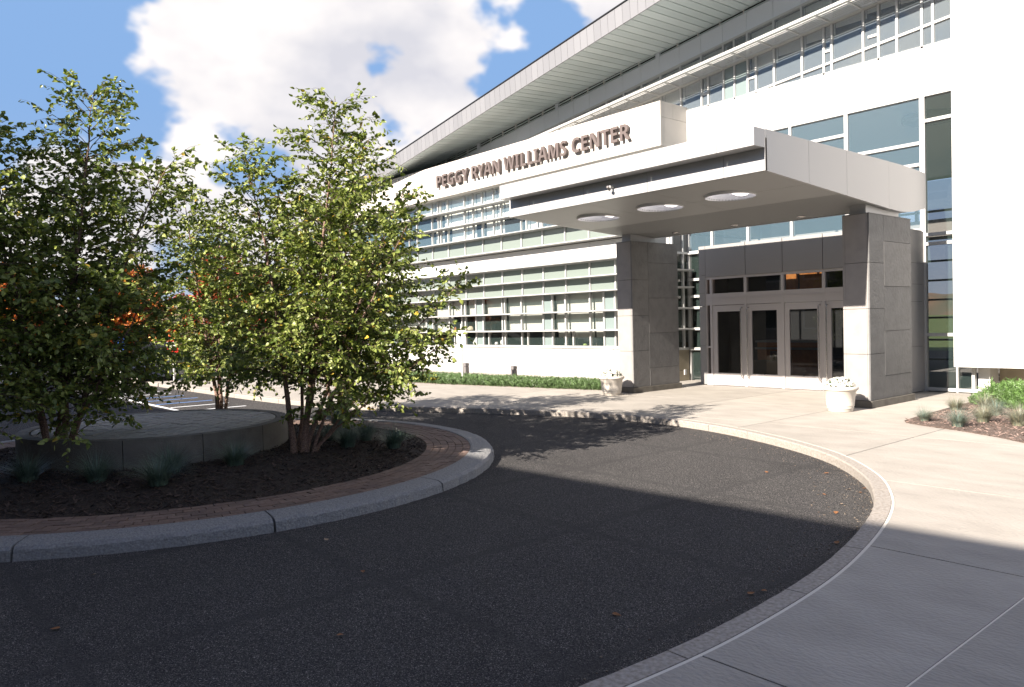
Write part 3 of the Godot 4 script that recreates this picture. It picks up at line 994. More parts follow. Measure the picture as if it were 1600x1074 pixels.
func upper_storey(b: Node) -> void:
	# window strip above the white wall, topped by panels; heads rise to the right
	var xl := -29.5
	var xr := -5.2
	var joints := []
	var x := -12.17
	while x > xl:
		joints.append(x)
		x -= 0.705
	joints.reverse()
	x = -12.17 + 0.74
	while x < xr + 0.2:
		joints.append(x)
		x += 0.76
	var st := st_new()
	var bot := 7.535
	st_box(st, xl, -6.5, bot, bot + 0.05, ZM - 0.06, ZM + 0.03)
	for i in joints.size():
		var jx: float = joints[i]
		st.append_from(slope_panel(jx - 0.027, jx + 0.027, bot, bot, head_y(jx), head_y(jx), ZM - 0.06, ZM + 0.035), 0, Transform3D())
	for jx in [-12.66, -11.83, -11.19, -9.35, -8.04, -14.6, -17.2, -7.1]:
		var top := head_y(jx) if jx == -11.83 else shade_y(jx)
		st_box(st, jx - 0.025, jx + 0.025, bot, top, ZM - 0.06, ZM + 0.03)
	for p in [[-12.87, -12.66], [-11.43, -11.19], [-8.28, -8.04], [-9.13, -9.35]]:
		var my := (bot + shade_y(p[0])) * 0.5 - 0.05
		st_box(st, minf(p[0], p[1]), maxf(p[0], p[1]), my - 0.03, my + 0.03, ZM - 0.06, ZM + 0.028)
	st.append_from(slope_panel(xl, xr, head_y(xl) - 0.03, head_y(xr) - 0.03, head_y(xl) + 0.03, head_y(xr) + 0.03, ZM - 0.06, ZM + 0.04), 0, Transform3D())
	st.append_from(slope_panel(xl, xr, shade_y(xl) - 0.04, shade_y(xr) - 0.04, shade_y(xl) + 0.05, shade_y(xr) + 0.05, ZM - 0.06, ZM + 0.05), 0, Transform3D())
	st.append_from(slope_panel(-11.5, -6.5, 7.535, 8.035, 7.59, 8.09, ZM - 0.058, ZM + 0.038), 0, Transform3D())
	var strip := put(b, "window_strip", st.commit(), M.frame)
	for i in joints.size() - 1:
		var a: float = joints[i] + 0.027
		var c: float = joints[i + 1] - 0.027
		put(strip, "pane", slope_panel(a, c, shade_y(a) + .05, shade_y(c) + .05, head_y(a) - .03, head_y(c) - .03, ZM - 0.012, ZM - 0.004), M.glasstop)
			# roller blinds behind, drawn to different heights
		if a < -6.6 and not i in [17, 24]:
			var by := maxf(lerp_y(a, -10.7, 8.32, 0.13), bot + 0.1) + 0.06 * ((i / 2) % 3)
			put(strip, "blind", slope_panel(a - .02, c + .02, by, by, head_y(a), head_y(c), ZM - 0.20, ZM - 0.19), M.blind)
		if a < -6.6:
			if i in [17, 24]:
				put(strip, "pane", slope_panel(a, c, bot + .05, bot + .05, shade_y(a) - .04, shade_y(c) - .04, ZM - 0.012, ZM - 0.004), M.teal)
			else:
				put(strip, "pane", slope_panel(a, c, bot + .05, bot + .05, shade_y(a) - .04, shade_y(c) - .04, ZM - 0.012, ZM - 0.004), M.glasstop)
		put(b, "metal_panel", slope_panel(a - 0.023, c + 0.023, head_y(a) + .035, head_y(c) + .035, panel_y(a), panel_y(c), ZM - 0.06, ZM + 0.03), M.bluepanel)
	# dark louvre slot under the eaves
	put(b, "louvre_recess", slope_panel(xl, xr, panel_y(xl) - .2, panel_y(xr) - .2, soffit_y(xl) + .2, soffit_y(xr) + .2, ZM - 0.2, ZM - 0.12), M.dark)
	for k in 3:
		var o0 := 0.03 + k * 0.085
		put(b, "louvre_rail", slope_panel(xl, xr, panel_y(xl) + o0, panel_y(xr) + o0, panel_y(xl) + o0 + .02, panel_y(xr) + o0 + .02, ZM - 0.04, ZM + 0.01), M.plank[0])
	for i in joints.size():
		var jx: float = joints[i] - 0.1
		var w := 0.075 if i % 6 == 3 else 0.014
		put(b, "louvre_post", slope_panel(jx - w, jx + w, panel_y(jx), panel_y(jx), soffit_y(jx) + .1, soffit_y(jx) + .1, ZM - 0.06, ZM + 0.014), M.bluepanel if w > .05 else M.alu)
	# white wall between the strip and the tall glass
	for s in [[-13.38, -11.2], [-11.2, -9.0], [-9.0, -6.42]]:
		bx(b, "white_wall_panel", s[0] + 0.002, s[1] - 0.002, 6.565, 7.535, ZM - 0.12, ZM + 0.045, M.white)
	bx(b, "white_wall_panel", -6.41, -5.0, 7.3, 8.2, ZM - 0.12, ZM + 0.04, M.white)
	# sunshade of slats
	var shade := put(b, "sunshade", slope_panel(-20.0, -5.2, shade_y(-20.0) - .035, shade_y(-5.2) - .035, shade_y(-20.0) + .035, shade_y(-5.2) + .035, ZM + 0.80, ZM + 0.86), M.frame)
	put(shade, "inner_rail", slope_panel(-20.0, -5.2, shade_y(-20.0) - .04, shade_y(-5.2) - .04, shade_y(-20.0) + .03, shade_y(-5.2) + .03, ZM + 0.055, ZM + 0.12), M.frame)
	for k in 7:
		var z := ZM + 0.175 + k * 0.09
		put(shade, "slat", slope_panel(-20.0, -5.2, shade_y(-20.0) - .007, shade_y(-5.2) - .007, shade_y(-20.0) + .007, shade_y(-5.2) + .007, z, z + 0.034), M.frame)
	for jx in joints:
		if jx > -19.8:
			bx(shade, "bracket", jx - 0.018, jx + 0.018, shade_y(jx) - 0.03, shade_y(jx) + 0.015, ZM + 0.04, ZM + 0.83, M.frame)

func roof(b: Node) -> void:
	# eave line, and the line where the soffit meets the wall
	var ea := Vector3(-4.0, 10.715, -15.07)
	var eb := Vector3(-31.5, 7.14, -16.78)
	var step := 0.27
	var n := int((ea.x - eb.x) / step)
	var core := st_new()
	var up := Vector3(0, 0.50, 0.03)
	var wa := Vector3(ea.x, soffit_y(ea.x), ZM + 0.0)
	var wb := Vector3(eb.x, soffit_y(eb.x), ZM + 0.0)
	var back := Vector3(0, 0.9, -12.5)
	var dn := Vector3(0, 0.06, -0.03)
	for i in n:
		var c0 := ea.lerp(eb, float(i) / n)
		var c1 := ea.lerp(eb, float(i + 1) / n)
		var f0 := wa.lerp(wb, float(i) / n)
		var f1 := wa.lerp(wb, float(i + 1) / n)
		hull8(core, [c0 + dn, c1 + dn, f1 + dn, f0 + dn, c0 + up * 0.95 + dn, c1 + up * 0.95 + dn, f1 + up + dn, f0 + up + dn])
	hull8(core, [wa + dn, wb + dn, wb + back, wa + back, wa + up + dn, wb + up + dn, wb + back + up, wa + back + up])
	var r := put(b, "roof", done(core), M.jointdark)
	var edge := st_new()
	var o := Vector3(0, 0.505, 0.02)
	hull8(edge, [ea + o + Vector3(0, 0, .035), eb + o + Vector3(0, 0, .035), eb + o + Vector3(0, 0, -.5), ea + o + Vector3(0, 0, -.5), ea + o + Vector3(0, .03, .035), eb + o + Vector3(0, .03, .035), eb + o + Vector3(0, .03, -.5), ea + o + Vector3(0, .03, -.5)])
	put(r, "roof_edge", done(edge), M.black)
	var lip := st_new()
	var o2 := Vector3(0, 0.537, -0.06)
	hull8(lip, [ea + o2, eb + o2, eb + o2 + Vector3(0, 0, -.4), ea + o2 + Vector3(0, 0, -.4), ea + o2 + Vector3(0, .11, -.05), eb + o2 + Vector3(0, .11, -.05), eb + o2 + Vector3(0, .11, -.4), ea + o2 + Vector3(0, .11, -.4)])
	put(r, "roof_lip", done(lip), M.zinc[1])
	# seamed fascia, and soffit planks that run from the eave back to the wall
	var d := (eb - ea) / n
	var fp := st_new()
	var q := d * 0.975
	hull8(fp, [Vector3.ZERO, q, q + Vector3(0, 0, -.03), Vector3(0, 0, -.03), up, q + up, q + up + Vector3(0, 0, -.03), up + Vector3(0, 0, -.03)])
	var fascia := done(fp)
	for i in n:
		put(r, "fascia_panel", fascia, M.zinc[rng.randi() % 3], Transform3D(Basis(), ea + d * i))
		var e0 := ea + d * (i + 0.02) + Vector3(0, 0, -0.032)
		var e1 := ea + d * (i + 0.93) + Vector3(0, 0, -0.032)
		var w0 := wa.lerp(wb, (i + 0.02) / n)
		var w1 := wa.lerp(wb, (i + 0.93) / n)
		var t := Vector3(0, 0.03, 0)
		var sp := st_new()
		hull8(sp, [e0, e1, w1, w0, e0 + t, e1 + t, w1 + t, w0 + t])
		put(r, "soffit_plank", done(sp), M.plank[rng.randi() % 3])

func tall_glass(b: Node) -> void:
	var top := 6.52
	var st := st_new()
	var zz0 := ZM - 0.07
	var zz1 := ZM + 0.045
	for x in [[-13.40, 0.03], [-12.62, 0.035], [-11.50, 0.035], [-10.25, 0.035], [-8.82, 0.045], [-7.11, 0.055], [-6.44, 0.02]]:
		st_box(st, x[0] - x[1], x[0] + x[1], 0.0 if x[0] < -13 or x[0] > -8 else 3.6, top, zz0, zz1)
	var tr := [[-13.40, -8.82, 6.0], [-13.40, -8.82, 4.85], [-8.82, -7.11, 5.49], [-8.82, -7.11, 5.02], [-13.4, -7.11, 3.58]]
	for t in tr:
		st_box(st, t[0], t[1], t[2] - 0.035, t[2] + 0.035, zz0, zz1 - 0.003)
	var tr2 := [5.95, 3.46, 3.255, 1.255, 0.055]
	for y in tr2:
		st_box(st, -7.11, -6.44, y - 0.035, y + 0.035, zz0, zz1 - 0.003)
	st_box(st, -13.4, -6.42, top - 0.04, top + 0.045, zz0, zz1 + 0.002)
	# white bars by the door bay
	for y in [2.83, 2.36, 2.04, 1.45, 0.89]:
		st_box(st, -13.40, -12.28, y - 0.035, y + 0.035, zz0, zz1 + 0.06)
	st_box(st, -13.40, -12.28, 3.545, 3.63, zz0, zz1 + 0.06)
	st_box(st, -12.80, -12.74, 0.0, 3.58, zz0, zz1)
	# the frame goes on under the stone block
	st_box(st, -6.44, -5.8, 0.02, 0.09, zz0, zz1 + 0.01)
	st_box(st, -6.16, -6.10, 0.09, 0.7, zz0, zz1)
	var w := put(b, "tall_window", st.commit(), M.frame)
	var spans := [[-13.37, -12.655], [-12.585, -11.535], [-11.465, -10.285], [-10.215, -8.865]]
	for s in spans:
		for yy in [[6.035, 6.48], [4.885, 5.965], [3.615, 4.815]]:
			pane(w, "pane", s[0], s[1], yy[0], yy[1], ZM - 0.01, M.glassblue)
	for yy in [[5.525, 6.48], [5.055, 5.455], [3.615, 4.985]]:
		pane(w, "pane", -8.775, -7.165, yy[0], yy[1], ZM - 0.01, M.glassblue)
	for yy in [[5.985, 6.48], [3.495, 5.915], [3.29, 3.425], [1.29, 3.22], [0.09, 1.22]]:
		pane(w, "pane", -7.055, -6.46, yy[0], yy[1], ZM - 0.01, M.glass)
	for yy in [[2.865, 3.545], [2.395, 2.795], [2.075, 2.325], [1.485, 2.005], [0.925, 1.415], [0.02, 0.855]]:
		pane(w, "pane", -13.37, -12.80, yy[0], yy[1], ZM - 0.01, M.glass)
		pane(w, "pane", -12.74, -12.30, yy[0], yy[1], ZM - 0.01, M.glass)
	pane(w, "pane", -6.42, -6.16, 0.09, 0.7, ZM - 0.01, M.glass)
	# far side of the lobby: more glass, with the valley behind it
	var rs := st_new()
	for x in [-13.3, -12.0, -10.7, -9.4, -8.1, -6.5]:
		st_box(rs, x - 0.04, x + 0.04, 0, 6.5, -30.1, -29.95)
	for y in [0.05, 0.75, 1.55, 2.2, 2.9, 3.6, 4.4, 5.4]:
		st_box(rs, -13.3, -6.5, y - 0.035, y + 0.035, -30.1, -29.96)
	var rear := put(b, "rear_window", rs.commit(), M.black)
	pane(rear, "pane", -13.3, -6.5, 0.05, 6.5, -30.05, M.glass)
	# inside the stair tower: a gallery edge and round ceiling opening
	bx(b, "gallery_edge", XR + 0.1, -6.5, 3.62, 4.05, -21.4, -20.6, M.inceil)
	put(b, "gallery_rail", box_mesh(Vector3(6.8, 0.05, 0.05)), M.black, Transform3D(Basis(), Vector3(-10.0, 0.95, -28.6)))
	put(b, "ceiling_ring", lathe([Vector2(0.62, 0), Vector2(0.62, 0.12), Vector2(0.001, 0.12)], 32), M.dark, Transform3D(Basis(), Vector3(-7.75, 6.42, -20.2)))

func stone_block(b: Node) -> void:
	var z := -17.80
	var core := bx(b, "stone_block", -6.395, -1.5, 0.60, 12.5, -24.0, z - 0.045, M.sealant)
	var r2 := RandomNumberGenerator.new()
	r2.seed = 77
	var x := -6.40
	var col := 0
	while x < -1.8:
		var w := 0.18 if col == 0 else 0.365
		var y := 0.575
		var first := true
		while y < 12.4:
			var h := 0.92
			if first:
				h = [0.9, 1.36, 0.46, 1.15][col % 4] - 0.01
				first = false
			elif (col * 7 + int(y * 3.1)) % 5 == 0:
				h = 0.46
			var m := bx(b, "stone_panel", x + 0.003, x + w - 0.003, y + 0.003, y + h - 0.003, z - 0.042, z + r2.randf_range(-0.004, 0.004), M.block)
			y += h
		x += w
		col += 1
	# set back below the block: a pale plinth wall, then a brown panel wall
	bx(b, "plinth_wall", -6.08, -5.85, -0.05, 0.60, -18.75, -18.25, M.white)
	bx(b, "recess_wall", -5.85, -1.5, -0.05, 0.60, -19.2, -18.8, M.tan)

func door_bay(b: Node) -> void:
	var x0 := -12.24
	var x1 := -7.10
	# grey panels over the doors
	for s in [[-12.05, -10.875], [-10.865, -9.87], [-9.86, -8.86], [-8.85, -7.85], [-7.84, -7.105]]:
		bx(b, "grey_panel", s[0] + 0.003, s[1] - 0.003, 2.80, 3.61, ZD - 0.08, ZD + 0.012, M.greypanel)
	for yy in [[2.86, 3.61], [2.40, 2.852], [2.05, 2.392], [1.03, 2.042], [0.02, 1.022]]:
		bx(b, "grey_panel", x0, -12.056, yy[0], yy[1], ZD - 0.08, ZD + 0.012, M.greypanel)
		bx(b, "grey_panel", x0 - 0.012, x0 - 0.002, yy[0], yy[1], ZM + 0.05, ZD + 0.008, M.greypanel)
	for yy in [[2.835, 3.53], [2.375, 2.828], [1.995, 2.368], [1.015, 1.988], [0.02, 1.008]]:
		bx(b, "grey_panel", x1 - 0.03, x1, yy[0], yy[1], ZM + 0.05, ZD - 0.085, M.greypanel)
	bx(b, "grey_panel", x1 - 0.4, x1, 0.02, 2.795, ZD - 0.08, ZD + 0.012, M.greypanel)
	bx(b, "bay_roof", x0, x1 - 0.03, 3.45, 3.56, ZM + 0.06, ZD - 0.082, M.greypanel)
	bx(b, "bay_wall", x0, x0 + 0.12, 0.0, 3.45, ZM + 0.05, ZD - 0.09, M.dark)
	bx(b, "bay_wall", x1 - 0.14, x1 - 0.035, 0.0, 3.45, ZM + 0.05, ZD - 0.09, M.dark)
	# frame with transom lights
	var st := st_new()
	var xs := [-12.05, -11.90, -10.895, -9.88, -8.85, -7.83, -7.52]
	for i in xs.size():
		var w := 0.02 if i == 0 else 0.035
		st_box(st, xs[i] - w, xs[i] + w, 0.005, 2.79, ZD - 0.12, ZD)
	for t in [[2.74, 2.795], [2.07, 2.37]]:
		st_box(st, -12.06, -7.5, t[0], t[1], ZD - 0.11, ZD - 0.004)
	st_box(st, -12.06, -7.5, 2.235, 2.245, ZD - 0.1, ZD + 0.006)
	st_box(st, -12.05, -11.90, 0.005, 0.30, ZD - 0.11, ZD - 0.006)
	st_box(st, -12.05, -11.90, 0.97, 1.01, ZD - 0.11, ZD - 0.006)
	var fr := put(b, "door_frame", st.commit(), M.doorframe)
	for i in range(1, 6):
		pane(fr, "pane", xs[i] + .035, xs[i + 1] - .035, 2.37, 2.74, ZD - 0.06, M.glassdoor)
	for yy in [[0.30, 0.97], [1.01, 2.07], [2.37, 2.74]]:
		pane(fr, "pane", -12.03, -11.935, yy[0], yy[1], ZD - 0.06, M.glassdoor)
	bx(fr, "threshold", -12.05, -7.5, 0.004, 0.012, ZD - 0.12, ZD + 0.06, M.steel)
	# four doors, hung in pairs
	for k in 4:
		var a: float = xs[k + 1] + 0.04
		var c: float = xs[k + 2] - 0.04
		var dst := st_new()
		st_box(dst, a, a + 0.125, 0.02, 2.06, ZD - 0.065, ZD - 0.015)
		st_box(dst, c - 0.125, c, 0.02, 2.06, ZD - 0.065, ZD - 0.015)
		st_box(dst, a + 0.125, c - 0.125, 0.02, 0.33, ZD - 0.065, ZD - 0.015)
		st_box(dst, a + 0.125, c - 0.125, 1.90, 2.06, ZD - 0.065, ZD - 0.015)
		var door := put(b, "door", dst.commit(), M.doorframe)
		pane(door, "pane", a + 0.125, c - 0.125, 0.33, 1.90, ZD - 0.04, M.glassdoor)
		var hx := (c - 0.05) if k % 2 == 0 else (a + 0.05)
		var hs := st_new(false)
		tube(hs, [Vector3(hx, 1.98, ZD - 0.02), Vector3(hx, 1.985, ZD + 0.05), Vector3(hx, 1.95, ZD + 0.075), Vector3(hx, 0.28, ZD + 0.075), Vector3(hx, 0.235, ZD + 0.05), Vector3(hx, 0.24, ZD - 0.02)], [.016, .016, .016, .016, .016, .016], 10)
		put(door, "handle", hs.commit(), M.steel)
		put(door, "lock", lathe([Vector2(0.001, 0), Vector2(0.022, 0), Vector2(0.022, 0.012), Vector2(0.001, 0.012)], 12), M.black, Transform3D(Basis(Vector3.RIGHT, PI / 2), Vector3((a + c) * .5, 0.345, ZD - 0.016)))

# ---------------------------------------------------------------- canopy on its two piers
func canopy_y(z: float) -> float:
	return lerp_y(z, -10.82, 4.0, 0.0605)

func canopy() -> void:
	var t := thing("entrance_canopy", "pale metal entrance canopy with three round skylights on two stone clad piers", "canopy")
	var xl := -12.62
	var xr := -6.54
	var zf := -10.82
	var zb := -15.12
	# front: lower fascia set back under a deeper lip
	var xs := [xl, -11.98, -10.42, -8.86, -7.285, xr]
	for i in xs.size() - 1:
		bx(t, "fascia_panel", xs[i] + 0.004, xs[i + 1] - (0.004 if i < 4 else 0.0), 4.0, 4.50, zf - 0.05, zf, M.canopy)
	var ls := [xl + 0.05, -11.84, -10.30, -8.76, -7.21, xr]
	for i in ls.size() - 1:
		bx(t, "lip_panel", ls[i] + 0.003, ls[i + 1] - 0.003, 4.348, 4.63, zf + 0.004, zf + 0.30, M.canopy)
	# right side: panels whose lower edge falls towards the building, the last one flaring outward
	var zs := [zf, -12.14, -13.45, -15.12]
	for i in 3:
		var z0: float = zs[i] - 0.004
		var z1: float = zs[i + 1] + 0.004
		for side in [[xr - 0.05, xr], [xl, xl + 0.05]]:
			var p := []
			for xx in [side[1], side[0]]:
				for q in [[z0, canopy_y(z0)], [z1, canopy_y(z1)], [z1, 4.635], [z0, 4.635]]:
					p.append(Vector3(xx, q[1], q[0]))
			var st := st_new()
			hull8(st, p)
			put(t, "side_panel", done(st), M.canopy)
	# the last length of the right side runs on past the soffit, bowed slightly in, its lower edge sweeping up
	var fl := st_new()
	var prof := [[-15.124, 3.742], [-15.40, 3.730], [-15.62, 3.724], [-15.80, 3.729], [-15.98, 3.740], [-16.17, 3.757], [-16.35, 3.780], [-16.63, 3.829], [-16.88, 3.870], [-17.12, 3.910]]
	for k in prof.size() - 1:
		var lower := []
		var upper := []
		for q in [[prof[k], 0.0], [prof[k + 1], 0.0], [prof[k + 1], -0.32], [prof[k], -0.32]]:
			var e: Array = q[0]
			var bow := 0.030 * pow(e[0] + 15.124, 2.0)
			lower.append(Vector3(xr - bow + q[1], e[1], e[0]))
			upper.append(Vector3(xr - bow + q[1], 4.632, e[0]))
		hull8(fl, lower + upper)
	put(t, "curved_side_panel", done(fl), M.canopy)
	# soffit: square panels pierced by the skylights, then fine slats
	var holes := [Vector2(-11.27, -12.14), Vector2(-9.60, -12.10), Vector2(-8.02, -12.10)]
	var hr := 0.44
	var cols := [xl + 0.05, -10.42, -8.86, xr - 0.05]
	var rows := [zf - 0.05, -12.14, -13.22]
	var slope := Transform3D(Basis(Vector3(1, 0, 0), Vector3(0, 1, 0), Vector3(0, 0.0605, 1)), Vector3(0, 4.0 + 0.0605 * 10.82, 0))
	for i in 3:
		for j in 2:
			var gap := 0.004
			var cell := PackedVector2Array([Vector2(cols[i] + gap, rows[j] - gap), Vector2(cols[i + 1] - gap, rows[j] - gap), Vector2(cols[i + 1] - gap, rows[j + 1] + gap), Vector2(cols[i] + gap, rows[j + 1] + gap)])
			var circle := arc(holes[i], hr, 0, TAU - 0.0001, 0.06)
			for p in Geometry2D.clip_polygons(cell, circle):
				put(t, "soffit_panel", slab_mesh(p, 0.0, 0.02), M.soffit, slope)
	var z := -13.225
	while z > zb + 0.05:
		bx(t, "soffit_slat", xl + 0.05, xr - 0.05, canopy_y(z), canopy_y(z) + 0.02, z - 0.058, z, M.soffit)
		z -= 0.064
	bx(t, "back_edge", xl, xr, canopy_y(zb) - 0.005, 4.62, zb - 0.05, zb, M.canopy)
	# backing above the slats and the roof deck with its three openings
	var deck := PackedVector2Array([Vector2(xl + 0.02, zf - 0.06), Vector2(xr - 0.02, zf - 0.06), Vector2(xr - 0.02, -12.12), Vector2(xl + 0.02, -12.12)])
	var deck2 := PackedVector2Array([Vector2(xl + 0.02, -12.12), Vector2(xr - 0.02, -12.12), Vector2(xr - 0.02, zb), Vector2(xl + 0.02, zb)])
	for d in [deck, deck2]:
		var left: Array = [d]
		for h in holes:
			var nxt := []
			for p in left:
				nxt.append_array(Geometry2D.clip_polygons(p, arc(h, hr + 0.012, 0, TAU - 0.0001, 0.06)))
			left = nxt
		for p in left:
			put(t, "deck", slab_mesh(p, 4.43, 4.49), M.canopy)
	bx(t, "slat_backing", xl + 0.06, xr - 0.06, 3.92, 3.95, zb + 0.02, -13.25, M.dark)
	for h in holes:
		put(t, "skylight_tube", lathe([Vector2(hr, canopy_y(h.y) - 4.3 - 0.022), Vector2(hr, 0.195), Vector2(hr + 0.02, 0.195), Vector2(hr + 0.02, canopy_y(h.y) - 4.3 - 0.022)], 48), M.tube, Transform3D(Basis(), Vector3(h.x, 4.3, h.y)))
		bx(t, "tube_seam", h.x - hr + 0.002, h.x - hr + 0.01, canopy_y(h.y), 4.48, h.y - 0.20, h.y - 0.185, M.dark)
	for x in [-11.3, -9.71, -8.15]:
		put(t, "downlight", lathe([Vector2(0.001, 0.012), Vector2(0.055, 0.012), Vector2(0.065, -0.006), Vector2(0.085, -0.006), Vector2(0.09, 0.004)], 20), M.steel, Transform3D(Basis(), Vector3(x, canopy_y(-14.8) - 0.004, -14.8)))
	# small camera on the fascia
	var cam := put(t, "security_camera", lathe([Vector2(0.001, -.09), Vector2(0.03, -.085), Vector2(0.036, .06), Vector2(0.03, .075), Vector2(0.001, .075)], 14), M.bollard, Transform3D(Basis.from_euler(Vector3(1.2, 0.4, 0)).scaled(Vector3.ONE * 0.75), Vector3(-9.66, 4.17, zf + 0.13)))
	put(cam, "lens", lathe([Vector2(0.001, -.098), Vector2(0.02, -.096), Vector2(0.022, -.084)], 12), M.black)
	put(t, "camera_mount", box_mesh(Vector3(0.04, 0.04, 0.1)), M.alu, Transform3D(Basis(), Vector3(-9.66, 4.20, zf + 0.05)))
	# piers
	pier(t, -7.075, -6.57, -14.33, -16.13)
	pier(t, -12.58, -12.11, -14.15, -15.90)

func pier(t: Node, x0: float, x1: float, zf: float, zb: float) -> void:
	var p := bx(t, "pier", x0 + 0.03, x1 - 0.03, 0.0, 3.57, zb + 0.03, zf - 0.03, M.jointdark)
	var c := Vector3((x0 + x1) * .5, 1.785, (zb + zf) * .5)
	var add := func(called: String, a0: float, a1: float, b0: float, b1: float, c0: float, c1: float, m: Material) -> void:
		put(p, called, box_mesh(Vector3(absf(a1 - a0), absf(b1 - b0), absf(c1 - c0))), m, Transform3D(Basis(), Vector3((a0 + a1) * .5, (b0 + b1) * .5, (c0 + c1) * .5) - c))
	var lv := [0.135, 1.0, 1.845, 2.70, 3.60]
	var lw := [0.135, 0.565, 1.415, 2.265, 3.12, 3.60]
	var zs := zf - 0.60
	for i in 4:
		var a: float = lv[i] + 0.004
		var d: float = lv[i + 1] - (0.004 if i < 3 else 0.0)
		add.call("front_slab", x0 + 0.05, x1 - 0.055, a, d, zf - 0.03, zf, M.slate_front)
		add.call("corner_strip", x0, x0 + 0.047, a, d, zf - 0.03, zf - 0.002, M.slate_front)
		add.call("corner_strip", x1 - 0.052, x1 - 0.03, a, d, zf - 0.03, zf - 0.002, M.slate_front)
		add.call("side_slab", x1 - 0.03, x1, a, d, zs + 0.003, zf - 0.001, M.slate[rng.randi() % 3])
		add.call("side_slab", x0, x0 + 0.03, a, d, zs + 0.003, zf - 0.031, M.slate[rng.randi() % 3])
	for i in 5:
		var a: float = lw[i] + 0.004
		var d: float = lw[i + 1] - (0.004 if i < 4 else 0.0)
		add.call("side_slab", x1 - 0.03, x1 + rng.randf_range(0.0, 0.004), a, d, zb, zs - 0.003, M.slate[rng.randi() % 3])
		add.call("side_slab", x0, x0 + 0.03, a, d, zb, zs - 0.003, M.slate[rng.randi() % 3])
	add.call("back_slab", x0 + 0.032, x1 - 0.032, 0.135, 3.6, zb, zb + 0.03, M.slate[0])
	add.call("coping", x0 - 0.003, x1 + 0.006, 3.601, 3.615, zb - 0.003, zf + 0.003, M.slate[2])
	add.call("base_course", x0 - 0.04, x1 + 0.04, -0.02, 0.131, zb - 0.04, zf + 0.04, M.cast)
	add.call("neck", x0 + 0.10, x1 - 0.10, 3.615, 3.81, zb + 0.3, zf - 0.10, M.canopy)

# ---------------------------------------------------------------- planting
func tuft_mesh(sd: int, blades: int, high: float, wide: float, colors: Array) -> ArrayMesh:
	var r := RandomNumberGenerator.new()
	r.seed = sd
	var st := st_new()
	for i in blades:
		var a := r.randf() * TAU
		var lean := sqrt(r.randf())
		var h := high * r.randf_range(0.65, 1.1) * (1.0 - 0.35 * lean)
		var out := Vector3(cos(a), 0, sin(a))
		var side := Vector3(-sin(a), 0, cos(a)) * r.randf_range(0.0018, 0.0032)
		var base := out * wide * 0.22 * sqrt(r.randf())
		var c: Color = colors[r.randi() % colors.size()] * r.randf_range(0.75, 1.2)
		var prev := base
		for k in 4:
			var t := (k + 1) / 4.0
			var p := base + out * wide * lean * t * t + Vector3(0, h * (t - 0.38 * lean * t * t), 0)
			var w0 := side * (1.0 - k * 0.24)
			var w1 := side * (1.0 - (k + 1) * 0.24)
			st.set_color(c)
			for v in [prev - w0, p - w1, p + w1, prev - w0, p + w1, prev + w0]:
				st.add_vertex(v)
			prev = p
	return done(st)

func sprig_mesh(sd: int) -> ArrayMesh:
	var r := RandomNumberGenerator.new()
	r.seed = sd
	var st := st_new()
	for i in 26:
		var t := r.randf()
		var a := r.randf() * TAU
		var p := Vector3(t * 0.05 * sin(t * 3.0), t * 0.20, 0.02 * t)
		var d := Vector3(cos(a), r.randf_range(.4, 1.2), sin(a)).normalized()
		var s := d.cross(Vector3(.3, .5, .8)).normalized() * 0.006
		var l := r.randf_range(.03, .055)
		st.set_color(Color.WHITE)
		for v in [p - s, p + d * l, p + s]:
			st.add_vertex(v)
	return done(st)

func ground_cover(called: String, label: String, poly: PackedVector2Array, area: Rect2, count: int, high: float, y0: float, c0: Color) -> void:
	var mm := MultiMesh.new()
	mm.transform_format = MultiMesh.TRANSFORM_3D
	mm.use_colors = true
	mm.mesh = sprig_mesh(5)
	var n := FastNoiseLite.new()
	n.seed = 31
	n.frequency = 1.4
	var xf := []
	while xf.size() < count:
		var p := Vector2(rng.randf_range(area.position.x, area.end.x), rng.randf_range(area.position.y, area.end.y))
		if not Geometry2D.is_point_in_polygon(p, poly):
			continue
		var edge := 99.0
		for i in poly.size():
			var q := Geometry2D.get_closest_point_to_segment(p, poly[i], poly[(i + 1) % poly.size()])
			edge = minf(edge, q.distance_to(p))
		var h := high * smooth(-0.05, 0.35, edge) * (0.75 + 0.5 * n.get_noise_2d(p.x, p.y))
		var b := Basis.from_euler(Vector3(rng.randf_range(-1.0, 1.0), rng.randf() * TAU, rng.randf_range(-1.0, 1.0))).scaled(Vector3.ONE * rng.randf_range(.7, 1.2))
		xf.append(Transform3D(b, Vector3(p.x, y0 + h * pow(rng.randf(), 0.6) - 0.03, p.y)))
	mm.instance_count = count
	for i in count:
		mm.set_instance_transform(i, xf[i])
		mm.set_instance_color(i, c0 * rng.randf_range(.55, 1.5))
	var o := MultiMeshInstance3D.new()
	o.name = numbered(self, called)
	o.multimesh = mm
	o.material_override = M.grass
	add_child(o, true)
	tag(o, label, "ground cover")
	stuff(o)

